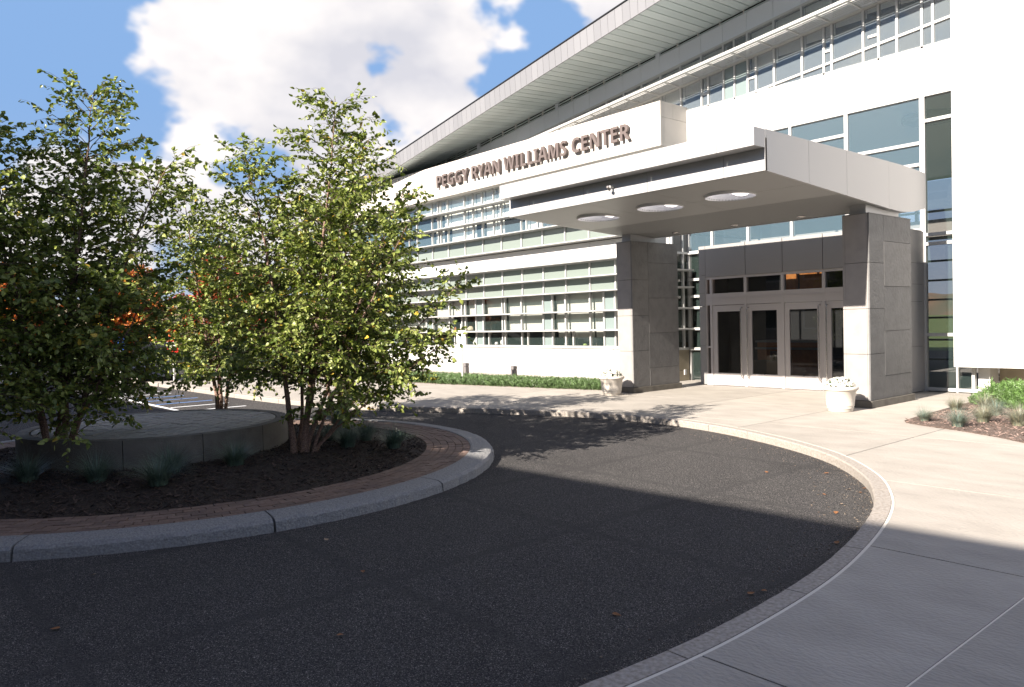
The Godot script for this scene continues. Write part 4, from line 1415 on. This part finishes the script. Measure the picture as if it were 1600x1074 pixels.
func planter(at: Vector3, turn: float, size: float, label: String, label2: String, sd: int) -> void:
	var t := thing("planter", label, "planter", at, turn, "white planters by the piers")
	t.scale = Vector3.ONE * size
	put(t, "pot", lathe([Vector2(0.001, 0.0), Vector2(0.205, 0.0), Vector2(0.212, 0.012), Vector2(0.215, 0.05), Vector2(0.225, 0.058), Vector2(0.229, 0.07), Vector2(0.225, 0.082), Vector2(0.232, 0.10), Vector2(0.238, 0.108), Vector2(0.236, 0.122), Vector2(0.262, 0.355), Vector2(0.272, 0.362), Vector2(0.275, 0.378)], 56), M.pot)
	put(t, "rim", lathe([Vector2(0.268, 0.376), Vector2(0.295, 0.388), Vector2(0.31, 0.41), Vector2(0.308, 0.435), Vector2(0.29, 0.452), Vector2(0.268, 0.455), Vector2(0.255, 0.44), Vector2(0.25, 0.40)], 56), M.pot)
	put(t, "soil", lathe([Vector2(0.001, 0.41), Vector2(0.255, 0.405)], 32), M.mulch)
	# a low dome of white chrysanthemums
	var p := thing("chrysanthemum", label2, "flowers", at + Vector3(0, 0.41 * size, 0), turn, "white chrysanthemums in the planters")
	p.scale = Vector3.ONE * size
	var r := RandomNumberGenerator.new()
	r.seed = sd
	var lf := st_new()
	for i in 420:
		var d := Vector3(r.randfn(), absf(r.randfn()) * 0.9, r.randfn()).normalized()
		var q := Vector3(d.x * .235, d.y * .165 + 0.01, d.z * .235) * r.randf_range(.6, 1.0)
		leaf_at(lf, q, (d + Vector3(r.randf() - .5, r.randf() - .5, r.randf() - .5)).normalized(), Vector3(r.randf() - .5, r.randf() - .5, r.randf() - .5).normalized(), 0.045, 0.022, Color(.035, .085, .02) * r.randf_range(.6, 1.5))
	put(p, "foliage", done(lf), M.grass)
	var pt := st_new()
	for i in 330:
		var d := Vector3(r.randfn(), absf(r.randfn()) * 1.1, r.randfn()).normalized()
		var q := Vector3(d.x * .255, d.y * .19 + 0.015, d.z * .255) * r.randf_range(.92, 1.04)
		var u := d.cross(Vector3(.2, .3, .9)).normalized()
		var v := d.cross(u)
		var s := r.randf_range(.016, .026)
		for k in 9:
			var a := TAU * k / 9
			var e := (u * cos(a) + v * sin(a))
			leaf_at(pt, q, (e + d * 0.35).normalized(), d, s * 1.25, s * .62, Color(.78, .77, .72) * r.randf_range(.85, 1.05))
		leaf_at(pt, q + d * .006, u, d, s * .5, s * .5, Color(.6, .5, .12))
	stuff(put(p, "blossoms", done(pt), M.petal))

# one small leaf: a folded blade from p along d, face towards n
func leaf_at(st: SurfaceTool, p: Vector3, d: Vector3, n: Vector3, long: float, wide: float, c: Color) -> void:
	var s := d.cross(n)
	if s.length() < 0.01:
		return
	s = s.normalized() * wide * .5
	st.set_color(c)
	var m := p + d * long * .45
	for v in [p, m - s, p + d * long, p, p + d * long, m + s]:
		st.add_vertex(v)

func planting() -> void:
	planter(Vector3(-6.80, 0, -13.62), 0.3, 1.0, "white round planter in front of the right-hand canopy pier", "white chrysanthemums in the planter by the right-hand pier", 3)
	planter(Vector3(-12.28, 0, -13.55), 1.9, 0.98, "white round planter beside the left-hand pier, next to the green ground cover", "white chrysanthemums in the planter by the left-hand pier", 4)
	# juniper along the wing and beside the stone block
	var pl := PackedVector2Array([Vector2(-13.2, -14.30), Vector2(-15.5, -13.82), Vector2(-18.3, -13.25), Vector2(-22, -12.75), Vector2(-28, -12.5), Vector2(-28, -14.2), Vector2(-22, -14.4), Vector2(-18, -14.7), Vector2(-13.3, -15.35)])
	ground_cover("juniper", "long low strip of green juniper along the foot of the window wing", pl, Rect2(-28, -15.4, 15, 3), 24000, 0.09, 0.02, Color(.10, .16, .06))
	var pr := PackedVector2Array([Vector2(-5.45, -16.0), Vector2(-5.0, -15.6), Vector2(-4.2, -15.4), Vector2(-2.5, -15.2), Vector2(0, -15), Vector2(0, -17.6), Vector2(-5.3, -17.4)])
	ground_cover("juniper", "dense green juniper mound below the white stone block", pr, Rect2(-5.5, -17.7, 5.5, 2.8), 17000, 0.36, 0.02, Color(.10, .18, .05))
	# blue fescue in the sunny bed
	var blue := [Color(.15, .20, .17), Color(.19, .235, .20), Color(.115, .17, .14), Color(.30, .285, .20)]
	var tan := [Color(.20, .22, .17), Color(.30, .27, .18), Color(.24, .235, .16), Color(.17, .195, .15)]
	var labels := ["small blue green grass tuft at the pointed tip of the sunny bark bed", "bluest grass tuft, at the front edge of the sunny bark bed", "wide grey green tuft just behind the bluest one in the bark bed", "pale straw tuft at the back of the bark bed, next to the pavement", "straw and grey tuft at the right edge of the photo in the bark bed", "grey green tuft in the middle of the bark bed before the juniper", "straw tuft directly in front of the juniper mound", "grey tuft behind the others, against the right end of the juniper", "low straw tuft in the bark bed nearest the photo's right edge"]
	var at := [Vector3(-5.13, 0.01, -13.05), Vector3(-4.52, 0.01, -12.72), Vector3(-4.42, 0.01, -13.45), Vector3(-5.28, 0.01, -14.75), Vector3(-3.90, 0.01, -13.35), Vector3(-4.55, 0.01, -14.45), Vector3(-5.0, 0.01, -15.35), Vector3(-3.9, 0.01, -14.8), Vector3(-3.55, 0.01, -12.95)]
	var grow := [0.82, 1.0, 1.05, 0.95, 1.15, 0.95, 1.0, 1.0, 0.8]
	for k in at.size():
		var t := thing("grass_tuft", labels[k], "grass tuft", at[k], k * 1.3, "blue fescue tufts in the sunny bed")
		t.scale = Vector3.ONE * grow[k]
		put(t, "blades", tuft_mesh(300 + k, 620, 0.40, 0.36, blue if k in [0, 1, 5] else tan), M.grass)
		put(t, "crown_base", lathe([Vector2(0.001, .05), Vector2(.04, .04), Vector2(.07, 0)], 10), M.mulch_dry)
	# darker tufts under the trees of the island
	var gl := ["tuft between the two birch clumps, beside the brick path", "tuft beside the far birch clump's foot", "large tuft right of the near birch trunks", "dim tuft left of the near birch trunks, before the concrete drum", "tuft in the shade before the left part of the concrete drum", "shaded tuft nearest the brick path on the left", "tuft at the foot of the left birch clump", "small tuft in front of the concrete drum's middle", "tuft behind the near birch trunks", "small tuft at the inner edge of the bark bed on the right", "dark tuft at the photo's left edge in the island bed"]
	var ga := [Vector3(-9.75, .13, -5.55), Vector3(-11.6, .13, -6.1), Vector3(-9.35, .13, -5.05), Vector3(-9.15, .13, -3.45), Vector3(-9.35, .13, -2.0), Vector3(-8.7, .12, -2.45), Vector3(-9.95, .13, -1.45), Vector3(-9.25, .13, -2.75), Vector3(-10.1, .13, -5.2), Vector3(-9.0, .1, -5.55), Vector3(-10.0, .12, -0.9)]
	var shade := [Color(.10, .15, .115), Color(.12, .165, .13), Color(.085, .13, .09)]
	for k in ga.size():
		var t := thing("grass_tuft", "grey green grass " + gl[k], "grass tuft", ga[k], k * 0.9, "grass tufts under the birches")
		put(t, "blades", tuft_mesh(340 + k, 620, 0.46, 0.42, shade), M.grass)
	# path lights and the parking sign before the wing
	var l1 := thing("path_light", "square grey bollard light in the juniper, nearer the canopy", "bollard light", Vector3(-18.55, 0.0, -15.92), 0.0, "bollard lights by the wing")
	bollard(l1)
	dup(l1, Vector3(-21.6, 0, -16.35), 0.0, "square grey bollard light in the juniper, just right of the white sign post")
	dup(l1, Vector3(-24.9, 0, -16.1), 0.0, "square grey bollard light seen through the birch leaves left of the sign post")
	var s := thing("parking_sign", "white sign with blue wheelchair symbol on thin steel post before the wing", "sign", Vector3(-18.35, 0, -13.75), 0.35)
	var ps := st_new(false)
	tube(ps, [Vector3(0, 0, 0), Vector3(0, 1.75, 0)], [.026, .026], 10)
	put(s, "post", ps.commit(), M.alu)
	wheelchair_plate(s, Vector3(0, 1.33, 0.03))

func bollard(t: Node3D) -> void:
	put(t, "post", box_mesh(Vector3(0.15, 0.26, 0.15)), M.bollard, Transform3D(Basis(), Vector3(0, 0.13, 0)))
	put(t, "louvre_head", box_mesh(Vector3(0.155, 0.10, 0.155)), M.bollard, Transform3D(Basis(), Vector3(0, 0.325, 0)))
	put(t, "lens", box_mesh(Vector3(0.13, 0.02, 0.13)), M.dark, Transform3D(Basis(), Vector3(0, 0.2675, 0)))
	put(t, "cap", lathe([Vector2(0.001, 0.025), Vector2(0.085, 0.015), Vector2(0.11, 0.0)], 4), M.bollard, Transform3D(Basis(Vector3.UP, PI / 4), Vector3(0, 0.375, 0)))

func wheelchair_plate(s: Node3D, at: Vector3) -> void:
	var plate := put(s, "sign_plate", box_mesh(Vector3(0.30, 0.46, 0.006)), M.plate, Transform3D(Basis(), at))
	var st := st_new(false)
	var ring := []
	var rad := []
	for k in 15:
		var a := lerpf(-0.2, TAU * 0.78, k / 14.0) + PI * 0.62
		ring.append(Vector3(cos(a) * .055, sin(a) * .055 - .05, 0.006))
		rad.append(.009)
	tube(st, ring, rad, 6)
	tube(st, [Vector3(-.02, .07, .006), Vector3(-.012, -.02, .006), Vector3(.045, -.02, .006), Vector3(.075, -.09, .006)], [.012, .012, .012, .01], 6)
	tube(st, [Vector3(-.015, .03, .006), Vector3(.04, .03, .006)], [.009, .009], 6)
	put(plate, "wheelchair_symbol", st.commit(), M.signblue)
	put(plate, "symbol_head", lathe([Vector2(0.001, 0.004), Vector2(0.018, 0.004), Vector2(0.018, -.002)], 14), M.signblue, Transform3D(Basis(Vector3.RIGHT, PI / 2), Vector3(-.022, .105, 0.004)))

# ---------------------------------------------------------------- trees
func leaf_mesh() -> ArrayMesh:
	# an ovate, pointed birch leaf, folded along its rib
	var st := st_new()
	var rib := [Vector3(0, 0, 0), Vector3(0, .35, -.03), Vector3(0, .7, -.03), Vector3(0, 1, .04)]
	for sgn in [-1.0, 1.0]:
		var e := [Vector3(0.30 * sgn, .14, .05), Vector3(0.36 * sgn, .38, .07), Vector3(0.20 * sgn, .72, .05)]
		st.set_color(Color.WHITE)
		var fan := [rib[0], e[0], rib[1], e[0], e[1], rib[1], rib[1], e[1], rib[2], e[1], e[2], rib[2], rib[2], e[2], rib[3]]
		if sgn > 0:
			fan.reverse()
		for v in fan:
			st.add_vertex(v)
	return done(st)

var LEAF: ArrayMesh

# stems: [top point relative to the base, radius at the base, longest branch]
func make_tree(called: String, label: String, group: String, at: Vector3, stems: Array, leaf_size: float, colors: Array, lm: Material, sd: int, density := 1.0, start := 0.2) -> Node3D:
	var r := RandomNumberGenerator.new()
	r.seed = sd
	var t := thing(called, label, "tree", at, 0.0, group)
	var twigs := SurfaceTool.new()
	twigs.begin(Mesh.PRIMITIVE_TRIANGLES)
	var xf := []
	var col := []
	for s in stems:
		var top: Vector3 = s[0]
		var rad: float = s[1]
		var reach: float = s[2]
		var foot := Vector3(top.x * 0.10, 0, top.z * 0.10) + Vector3(r.randf_range(-.05, .05), 0, r.randf_range(-.05, .05))
		var ctl := Vector3(top.x * 0.48, top.y * 0.5, top.z * 0.48) + Vector3(r.randf_range(-.12, .12), 0, r.randf_range(-.12, .12))
		var pts := []
		var rr := []
		var seg := 16
		for i in seg + 1:
			var u := float(i) / seg
			var p := foot * (1 - u) * (1 - u) + ctl * 2.0 * u * (1 - u) + top * u * u
			p += Vector3(r.randf_range(-1, 1), 0, r.randf_range(-1, 1)) * 0.018 * (1.0 if i > 0 else 0.0)
			pts.append(p + (Vector3.DOWN * 0.1 if i == 0 else Vector3.ZERO))
			rr.append(lerpf(rad, 0.004, pow(u, 0.8)) * (1.25 if i == 0 else 1.0))
		var tr := st_new(false)
		tube(tr, pts, rr, 8)
		put(t, "trunk", tr.commit(), M.bark)
		var nb := int(40 * density * clampf(top.y / 4.5, 0.5, 1.4))
		var az := r.randf() * TAU
		for b in nb:
			var u := lerpf(start, 0.99, (b + r.randf()) / nb)
			var fi := u * seg
			var i0 := mini(int(fi), seg - 1)
			var p0: Vector3 = pts[i0].lerp(pts[i0 + 1], fi - i0)
			az += 2.4 + r.randf_range(-.5, .5)
			var prof := pow(1.0 - u, 0.62) * (0.55 + 0.45 * smooth(0.05, 0.35, u)) 
			var blen := (reach * prof * 1.25 + 0.22) * r.randf_range(.65, 1.15)
			var rise := lerpf(0.45, 1.25, u) + r.randf_range(-.2, .2)
			var d := Vector3(cos(az), rise, sin(az)).normalized()
			var bp := [p0]
			var br := [lerpf(0.012, 0.004, u) * clampf(rad / .04, .5, 1.4)]
			var p := p0
			var nseg := 6
			for k in nseg:
				d = (d + Vector3(r.randf_range(-.16, .16), -0.07 - 0.10 * (1.0 - u), r.randf_range(-.16, .16))).normalized()
				p += d * blen / nseg
				bp.append(p)
				br.append(br[0] * (1.0 - 0.85 * (k + 1) / nseg))
			tube(twigs, bp, br, 4)
			var nt := int(maxf(3.0, blen / 0.075))
			for q in nt + 1:
				var w := lerpf(0.22, 1.0, float(q) / nt)
				var wi := w * nseg
				var k0 := mini(int(wi), nseg - 1)
				var tp: Vector3 = bp[k0].lerp(bp[k0 + 1], wi - k0)
				var bd: Vector3 = (bp[k0 + 1] - bp[k0]).normalized()
				var td := (bd + Vector3(r.randf_range(-1, 1), r.randf_range(-.7, .6), r.randf_range(-1, 1)) * 0.95).normalized()
				var tl := r.randf_range(.12, .34) * (1.0 if q < nt else 0.7)
				var te := tp + td * tl + Vector3.DOWN * tl * 0.18
				tube(twigs, [tp, tp + td * tl * .5, te], [.0028, .002, .001], 3)
				var nl := int(5 + r.randi() % 4)
				for l in nl:
					var lp := tp.lerp(te, (l + 0.6) / nl)
					var ld := (td * 0.6 + Vector3(r.randf_range(-1, 1), r.randf_range(-1.1, .35), r.randf_range(-1, 1))).normalized()
					var ln := Vector3(r.randf_range(-1, 1), r.randf_range(.1, 1.6), r.randf_range(-1, 1)).normalized()
					var lx := ld.cross(ln).normalized()
					var lz := lx.cross(ld).normalized()
					var size := leaf_size * r.randf_range(.6, 1.15)
					xf.append(Transform3D(Basis(lx * size, ld * size, lz * size), lp))
					var c: Color = colors[0].lerp(colors[1], r.randf())
					if r.randf() < colors[3]:
						c = colors[2]
					col.append(c * r.randf_range(.7, 1.25))
	stuff(put(t, "branches", twigs.commit(), M.twig))
	var mm := MultiMesh.new()
	mm.transform_format = MultiMesh.TRANSFORM_3D
	mm.use_colors = true
	mm.mesh = LEAF
	mm.instance_count = xf.size()
	for i in xf.size():
		mm.set_instance_transform(i, xf[i])
		mm.set_instance_color(i, col[i])
	var o := MultiMeshInstance3D.new()
	o.name = "crown"
	o.multimesh = mm
	o.material_override = lm
	t.add_child(o, true)
	stuff(o)
	return t

func rel(base: Vector3, tops: Array) -> Array:
	var out := []
	for s in tops:
		out.append([Vector3(s[0], s[1], s[2]) - Vector3(base.x, 0, base.z) - Vector3(0, base.y, 0), s[3], s[4]])
	return out

func trees() -> void:
	LEAF = leaf_mesh()
	var green := [Color(.075, .12, .022), Color(.33, .37, .10), Color(.44, .31, .04), 0.022]
	var group := "river birch clumps on the island"
	var b := Vector3(-9.42, 0.10, -4.34)
	make_tree("birch_tree", "sunlit birch clump right of the concrete drum, with two thick trunks", group, b, rel(b, [[-9.10, 4.70, -4.9, .046, 1.05], [-9.9, 4.05, -4.0, .042, 1.0], [-8.5, 3.45, -5.5, .030, .9], [-10.25, 3.5, -5.0, .028, .9], [-8.75, 4.15, -5.15, .028, .75], [-8.05, 3.0, -5.25, .024, .62], [-8.0, 2.3, -6.0, .022, .8], [-7.95, 1.55, -5.75, .018, .7]]), 0.068, green, M.leaf, 11, 1.7, 0.25)
	b = Vector3(-12.23, 0.10, -6.45)
	make_tree("birch_tree", "slim birch clump at the island's far end beside the brick path", group, b, rel(b, [[-12.1, 4.3, -6.7, .05, 1.05], [-11.5, 3.4, -7.2, .036, .95], [-12.9, 4.0, -6.0, .042, 1.1], [-11.7, 4.0, -6.2, .04, 1.0], [-12.8, 3.2, -7.0, .03, 1.0]]), 0.070, green, M.leaf, 12, 1.3)
	b = Vector3(-10.75, 0.10, -1.85)
	make_tree("birch_tree", "dark shaded birch clump at the left, standing before the concrete drum", group, b, rel(b, [[-10.38, 4.68, -2.36, .05, 1.0], [-9.85, 3.75, -3.0, .042, 1.05], [-11.25, 4.2, -1.4, .042, 1.05], [-11.0, 3.9, -2.4, .036, 1.0], [-10.2, 3.0, -1.3, .032, .95], [-9.6, 2.2, -2.7, .025, .9]]), 0.068, green, M.leaf, 13, 2.0)
	b = Vector3(-9.9, 0.08, -0.55)
	make_tree("birch_tree", "birch clump mostly outside the photo's left edge, its twigs reaching in", group, b, rel(b, [[-9.75, 4.35, -0.85, .05, 1.0], [-10.6, 4.1, -1.05, .042, 1.1], [-10.2, 3.6, -0.2, .04, 1.0], [-9.4, 3.0, 0.1, .03, .8]]), 0.068, green, M.leaf, 14, 1.5)
	b = Vector3(-11.3, 0.08, 0.05)
	make_tree("birch_tree", "birch clump on the near side of the island, outside the photo's left edge", group, b, rel(b, [[-11.1, 6.1, -.1, .055, 1.2], [-10.5, 5.6, 0.3, .045, 1.2], [-11.9, 5.7, -.3, .045, 1.2], [-11.6, 6.0, 0.5, .04, 1.2], [-10.0, 5.0, -.1, .036, 1.1], [-10.8, 5.6, -.6, .036, 1.1]]), 0.070, green, M.leaf, 16, 1.6)
	b = Vector3(-14.0, 0.05, -5.05)
	make_tree("birch_tree", "smaller birch clump behind the concrete drum", group, b, rel(b, [[-14.3, 4.3, -4.6, .042, 1.0], [-13.6, 3.6, -5.5, .036, 1.0], [-14.7, 3.5, -5.2, .034, .95], [-13.9, 3.9, -5.1, .03, .95]]), 0.070, green, M.leaf, 15, 1.6)
	# autumn maples and greener trees far beyond the car park
	var orange := [Color(.40, .10, .03), Color(.52, .21, .05), Color(.62, .40, .08), 0.2]
	var red := [Color(.42, .05, .03), Color(.58, .11, .06), Color(.55, .25, .08), 0.15]
	var far := [Color(.05, .085, .02), Color(.10, .14, .04), Color(.3, .2, .03), 0.05]
	var mk := [
		["maple_tree", "orange maple on the lawn beyond the car park", Vector3(-38, -.2, -10.0), 4.7, orange, M.leaf_red],
		["maple_tree", "red maple beyond the car park, right of the orange one", Vector3(-40, -.2, -15.0), 6.0, red, M.leaf_red],
		["maple_tree", "golden orange maple at the far left beyond the car park", Vector3(-39, -.2, -5.4), 4.8, orange, M.leaf_red],
		["lawn_tree", "tall green tree far off behind the left birch clump", Vector3(-52, -.2, -3.0), 6.2, far, M.leaf],
		["lawn_tree", "green tree far off between the maples", Vector3(-56, -.2, -14.5), 6.0, far, M.leaf],
		["lawn_tree", "green tree far off behind the red maple", Vector3(-54, -.2, -23.0), 6.5, far, M.leaf]]
	for k in mk.size():
		var e: Array = mk[k]
		var h: float = e[3]
		make_tree(e[0], e[1], "trees beyond the car park", e[2], [[Vector3(.2, h, .1), .10, h * .42], [Vector3(-.9, h * .8, .7), .07, h * .4], [Vector3(1.0, h * .78, -.5), .07, h * .4], [Vector3(.3, h * .72, 1.1), .06, h * .36]], 0.21, e[4], e[5], 50 + k, 0.7, 0.25)

func fallen_leaves() -> void:
	var r := RandomNumberGenerator.new()
	r.seed = 6
	var at := [Vector3(-6.6, RY, -1.35), Vector3(-5.55, RY, -0.95), Vector3(-7.05, RY, -2.0), Vector3(-7.2, RY, -1.7), Vector3(-7.6, RY, -1.15), Vector3(-3.05, RY, -6.0), Vector3(-2.9, RY, -4.5), Vector3(-2.85, RY, -4.65), Vector3(-3.75, RY, -7.9), Vector3(-3.9, RY, -8.0), Vector3(-3.65, RY, -7.3), Vector3(-4.5, RY, -8.6), Vector3(-5.0, RY, -8.2), Vector3(-11.1, RY, -10.3), Vector3(-11.25, RY, -10.25), Vector3(-5.2, RY, -2.9), Vector3(-3.8, RY, -8.15), Vector3(-6.15, RY, -3.1), Vector3(-4.2, RY, -2.2), Vector3(-3.55, RY, -7.0), Vector3(-4.0, RY, -7.6), Vector3(-3.3, RY, -3.6)]
	var where := ["pale curled dry leaf alone in the middle of the shaded drive", "orange leaf nearest the bottom left of the photo on the shaded drive", "brown leaf against the island kerb stone, left of its joint", "orange leaf against the island kerb, beside the brown one", "brown leaf by the island kerb nearest the photo's left edge", "brown leaf on the shadow line close to the pavement kerb", "orange leaf in the shade nearest the pavement kerb, upper of a pair", "brown leaf in the shade by the pavement kerb, lower of a pair", "orange leaf in the gutter at the inside of the kerb bend", "pale leaf in the sunny gutter at the kerb bend", "pale leaf in the sunny gutter close to the shadow line", "orange leaf in the sunny gutter farthest along the kerb bend", "brown leaf alone in the sunny part of the drive", "brown leaf in the far gutter before the pavement, left of a pair", "brown leaf in the far gutter before the pavement, right of a pair", "brown leaf alone in the shaded drive below the sun line", "orange leaf in the sunny gutter just left of the pale one", "pale leaf in the shaded drive between island and pavement", "brown leaf in the dark drive near the bottom of the photo", "brown leaf in the sunny gutter nearest the shadow line", "orange leaf in the sunny gutter, middle of the kerb bend", "brown leaf touching the pavement kerb deep in the shade"]
	for k in at.size():
		var pale := k in [0, 9, 10, 17]
		var s := r.randf_range(.042, .062)
		var o := put(self, "fallen_leaf", LEAF, M.palewleaf if pale else M.drywleaf, Transform3D(Basis.from_euler(Vector3(-PI / 2 + r.randf_range(-.25, .25), r.randf() * TAU, 0)).scaled(Vector3.ONE * s), at[k] + Vector3(0, 0.012, 0)))
		tag(o, where[k], "leaf", "fallen leaves on the asphalt")

# ---------------------------------------------------------------- beyond
func car(label: String, at: Vector3, turn: float, paint: Material, sd: int) -> void:
	var t := thing("parked_car", label, "car", at, turn, "cars parked beyond the island")
	# side profile extruded across, narrower above the belt line
	var low := [Vector2(-2.2, .28), Vector2(-2.25, .62), Vector2(-2.1, .86), Vector2(-0.95, .95), Vector2(1.25, .95), Vector2(2.15, .90), Vector2(2.22, .55), Vector2(2.15, .28)]
	var st := st_new()
	for i in low.size():
		var a: Vector2 = low[i]
		var c: Vector2 = low[(i + 1) % low.size()]
		quad(st, Vector3(a.x, a.y, -.86), Vector3(c.x, c.y, -.86), Vector3(c.x, c.y, .86), Vector3(a.x, a.y, .86))
	for sgn in [-.86, .86]:
		for i in range(1, low.size() - 1):
			for q in [low[0], low[i], low[i + 1]]:
				st.add_vertex(Vector3(q.x, q.y, sgn))
	put(t, "body", done(st), paint)
	var cab := st_new()
	hull8(cab, [Vector3(-1.0, .94, .82), Vector3(2.0, .94, .82), Vector3(1.75, 1.42, .66), Vector3(-.25, 1.44, .66), Vector3(-1.0, .94, -.82), Vector3(2.0, .94, -.82), Vector3(1.75, 1.42, -.66), Vector3(-.25, 1.44, -.66)])
	put(t, "windows", done(cab), M.black)
	put(t, "car_roof", box_mesh(Vector3(1.95, .05, 1.36)), paint, Transform3D(Basis(), Vector3(.75, 1.445, 0)))
	for x in [-1.4, 1.35]:
		for z in [-.80, .80]:
			var w := put(t, "wheel", lathe([Vector2(.001, -.1), Vector2(.30, -.1), Vector2(.33, -.07), Vector2(.33, .07), Vector2(.30, .1), Vector2(.001, .1)], 24), M.black, Transform3D(Basis(Vector3.RIGHT, PI / 2), Vector3(x, .33, z)))
			put(w, "rim", lathe([Vector2(.001, -.108), Vector2(.19, -.108), Vector2(.2, -.09)], 16), M.steel)
			put(w, "rim", lathe([Vector2(.001, .108), Vector2(.19, .108), Vector2(.2, .09)], 16), M.steel)
	for z in [-.66, .66]:
		put(t, "tail_light", box_mesh(Vector3(.06, .22, .26)), M.taillight, Transform3D(Basis(), Vector3(2.2, .74, z)))
		put(t, "headlight", box_mesh(Vector3(.06, .14, .34)), M.steel, Transform3D(Basis(), Vector3(-2.2, .68, z)))

func background() -> void:
	# lawns and painted bays of the car park
	for l in [[-90, -33.5, -30, -8.6], [-90, -34.5, -6.2, 3.0]]:
		struct(bx(self, "lawn", l[0], l[1], RY - .1, RY + 0.12, l[2], l[3], M.lawn))
	for l in [[-33.5, -33.3, -30, -8.6], [-34.5, -34.3, -6.2, 3.0]]:
		struct(bx(self, "lawn_kerb", l[0], l[1], RY - .1, RY + 0.13, l[2], l[3], M.kerb))
	for k in 7:
		var x := -18.6 - k * 1.15
		struct(bx(self, "bay_marking", x, x + .1, RY + 0.001, RY + 0.004, -7.3, -5.9, M.paintblue if k in [2, 3, 4] else M.paint))
	struct(bx(self, "bay_marking", -27, -18.4, RY + 0.001, RY + 0.0045, -5.85, -5.75, M.paint))
	car("dark parked car with red tail lights, glimpsed through the birch leaves", Vector3(-30.8, RY, -8.9), 2.6, M.carblue, 1)
	car("silver white parked car glimpsed left of the blue sign", Vector3(-31.0, RY, -3.6), 3.3, M.carwhite, 2)
	var s := thing("bay_sign", "small blue sign on white post by the far parking bays", "sign", Vector3(-27.6, RY, -6.75), 1.0)
	var ps := st_new(false)
	tube(ps, [Vector3(0, 0, 0), Vector3(0, 1.75, 0)], [.05, .05], 8)
	put(s, "post", ps.commit(), M.plate)
	put(s, "sign_plate", box_mesh(Vector3(.34, .42, .012)), M.signblue, Transform3D(Basis(), Vector3(0, 1.5, .06)))
	var s2 := thing("red_sign", "small red and white sign on a post beside the dark parked car", "sign", Vector3(-27.9, RY, -8.5), 0.9)
	var p2 := st_new(false)
	tube(p2, [Vector3(0, 0, 0), Vector3(0, 1.75, 0)], [.03, .03], 8)
	put(s2, "post", p2.commit(), M.alu)
	for k in 3:
		put(s2, "sign_stripe", box_mesh(Vector3(.38, .2, .012)), M.plate if k == 1 else M.taillight, Transform3D(Basis(), Vector3(0, 1.6 - k * .2, .04)))
	# wooded hills across the valley
	var st := st_new(false)
	var n := FastNoiseLite.new()
	n.seed = 12
	n.frequency = 0.004
	n.fractal_octaves = 5
	var seg := 360
	var rows := 7
	var pt := func(i: int, j: int) -> Vector3:
		var a := TAU * (i % seg) / seg
		var rad := 560.0 + j * 55.0
		var h := 27.0 * (1.0 + 0.75 * n.get_noise_2d(cos(a) * 500.0, sin(a) * 500.0)) * sin(minf(1.0, j / 5.0) * PI * .5) + 5.0 * n.get_noise_2d(cos(a) * 3000.0 + j * 90, sin(a) * 3000.0)
		return Vector3(cos(a) * rad, -2.0 + (h if j > 0 else 0.0), sin(a) * rad)
	for i in seg:
		for j in rows:
			for q in [[0, 0], [1, 0], [1, 1], [0, 0], [1, 1], [0, 1]]:
				var v: Vector3 = pt.call(i + q[0], j + q[1])
				var m := n.get_noise_2d(v.x * 12.0, v.z * 12.0)
				st.set_color(Color(.075, .085, .05).lerp(Color(.16, .10, .06), clampf(m * 1.6 + .4, 0, 1)))
				st.add_vertex(v)
	st.generate_normals()
	struct(put(self, "hills", st.commit(), M.hill))
	# the building across the drive, behind the photographer, whose shadow lies over the foreground
	var t := thing("neighbouring_building", "long tan building across the drive behind the viewer", "building", Vector3(-8.0, 0, 9.2), 0.057)
	
	var hgt := 9.22
	bx(t, "wall", -60, 45, -0.3, hgt - 0.4, 0.3, 14, M.neighbour)
	bx(t, "parapet", -60.1, 45.1, hgt - 0.4, hgt, 0.0, 14.1, M.neighbour)
	for fl in 3:
		for k in 34:
			var x := -58.5 + k * 3.0
			var y := 0.9 + fl * 3.0
			var fr := bx(t, "window", x, x + 1.7, y, y + 1.6, 0.24, 0.33, M.alu)
			put(fr, "pane", box_mesh(Vector3(1.5, 1.4, .02)), M.black, Transform3D(Basis(), Vector3(0, 0, -.05)))
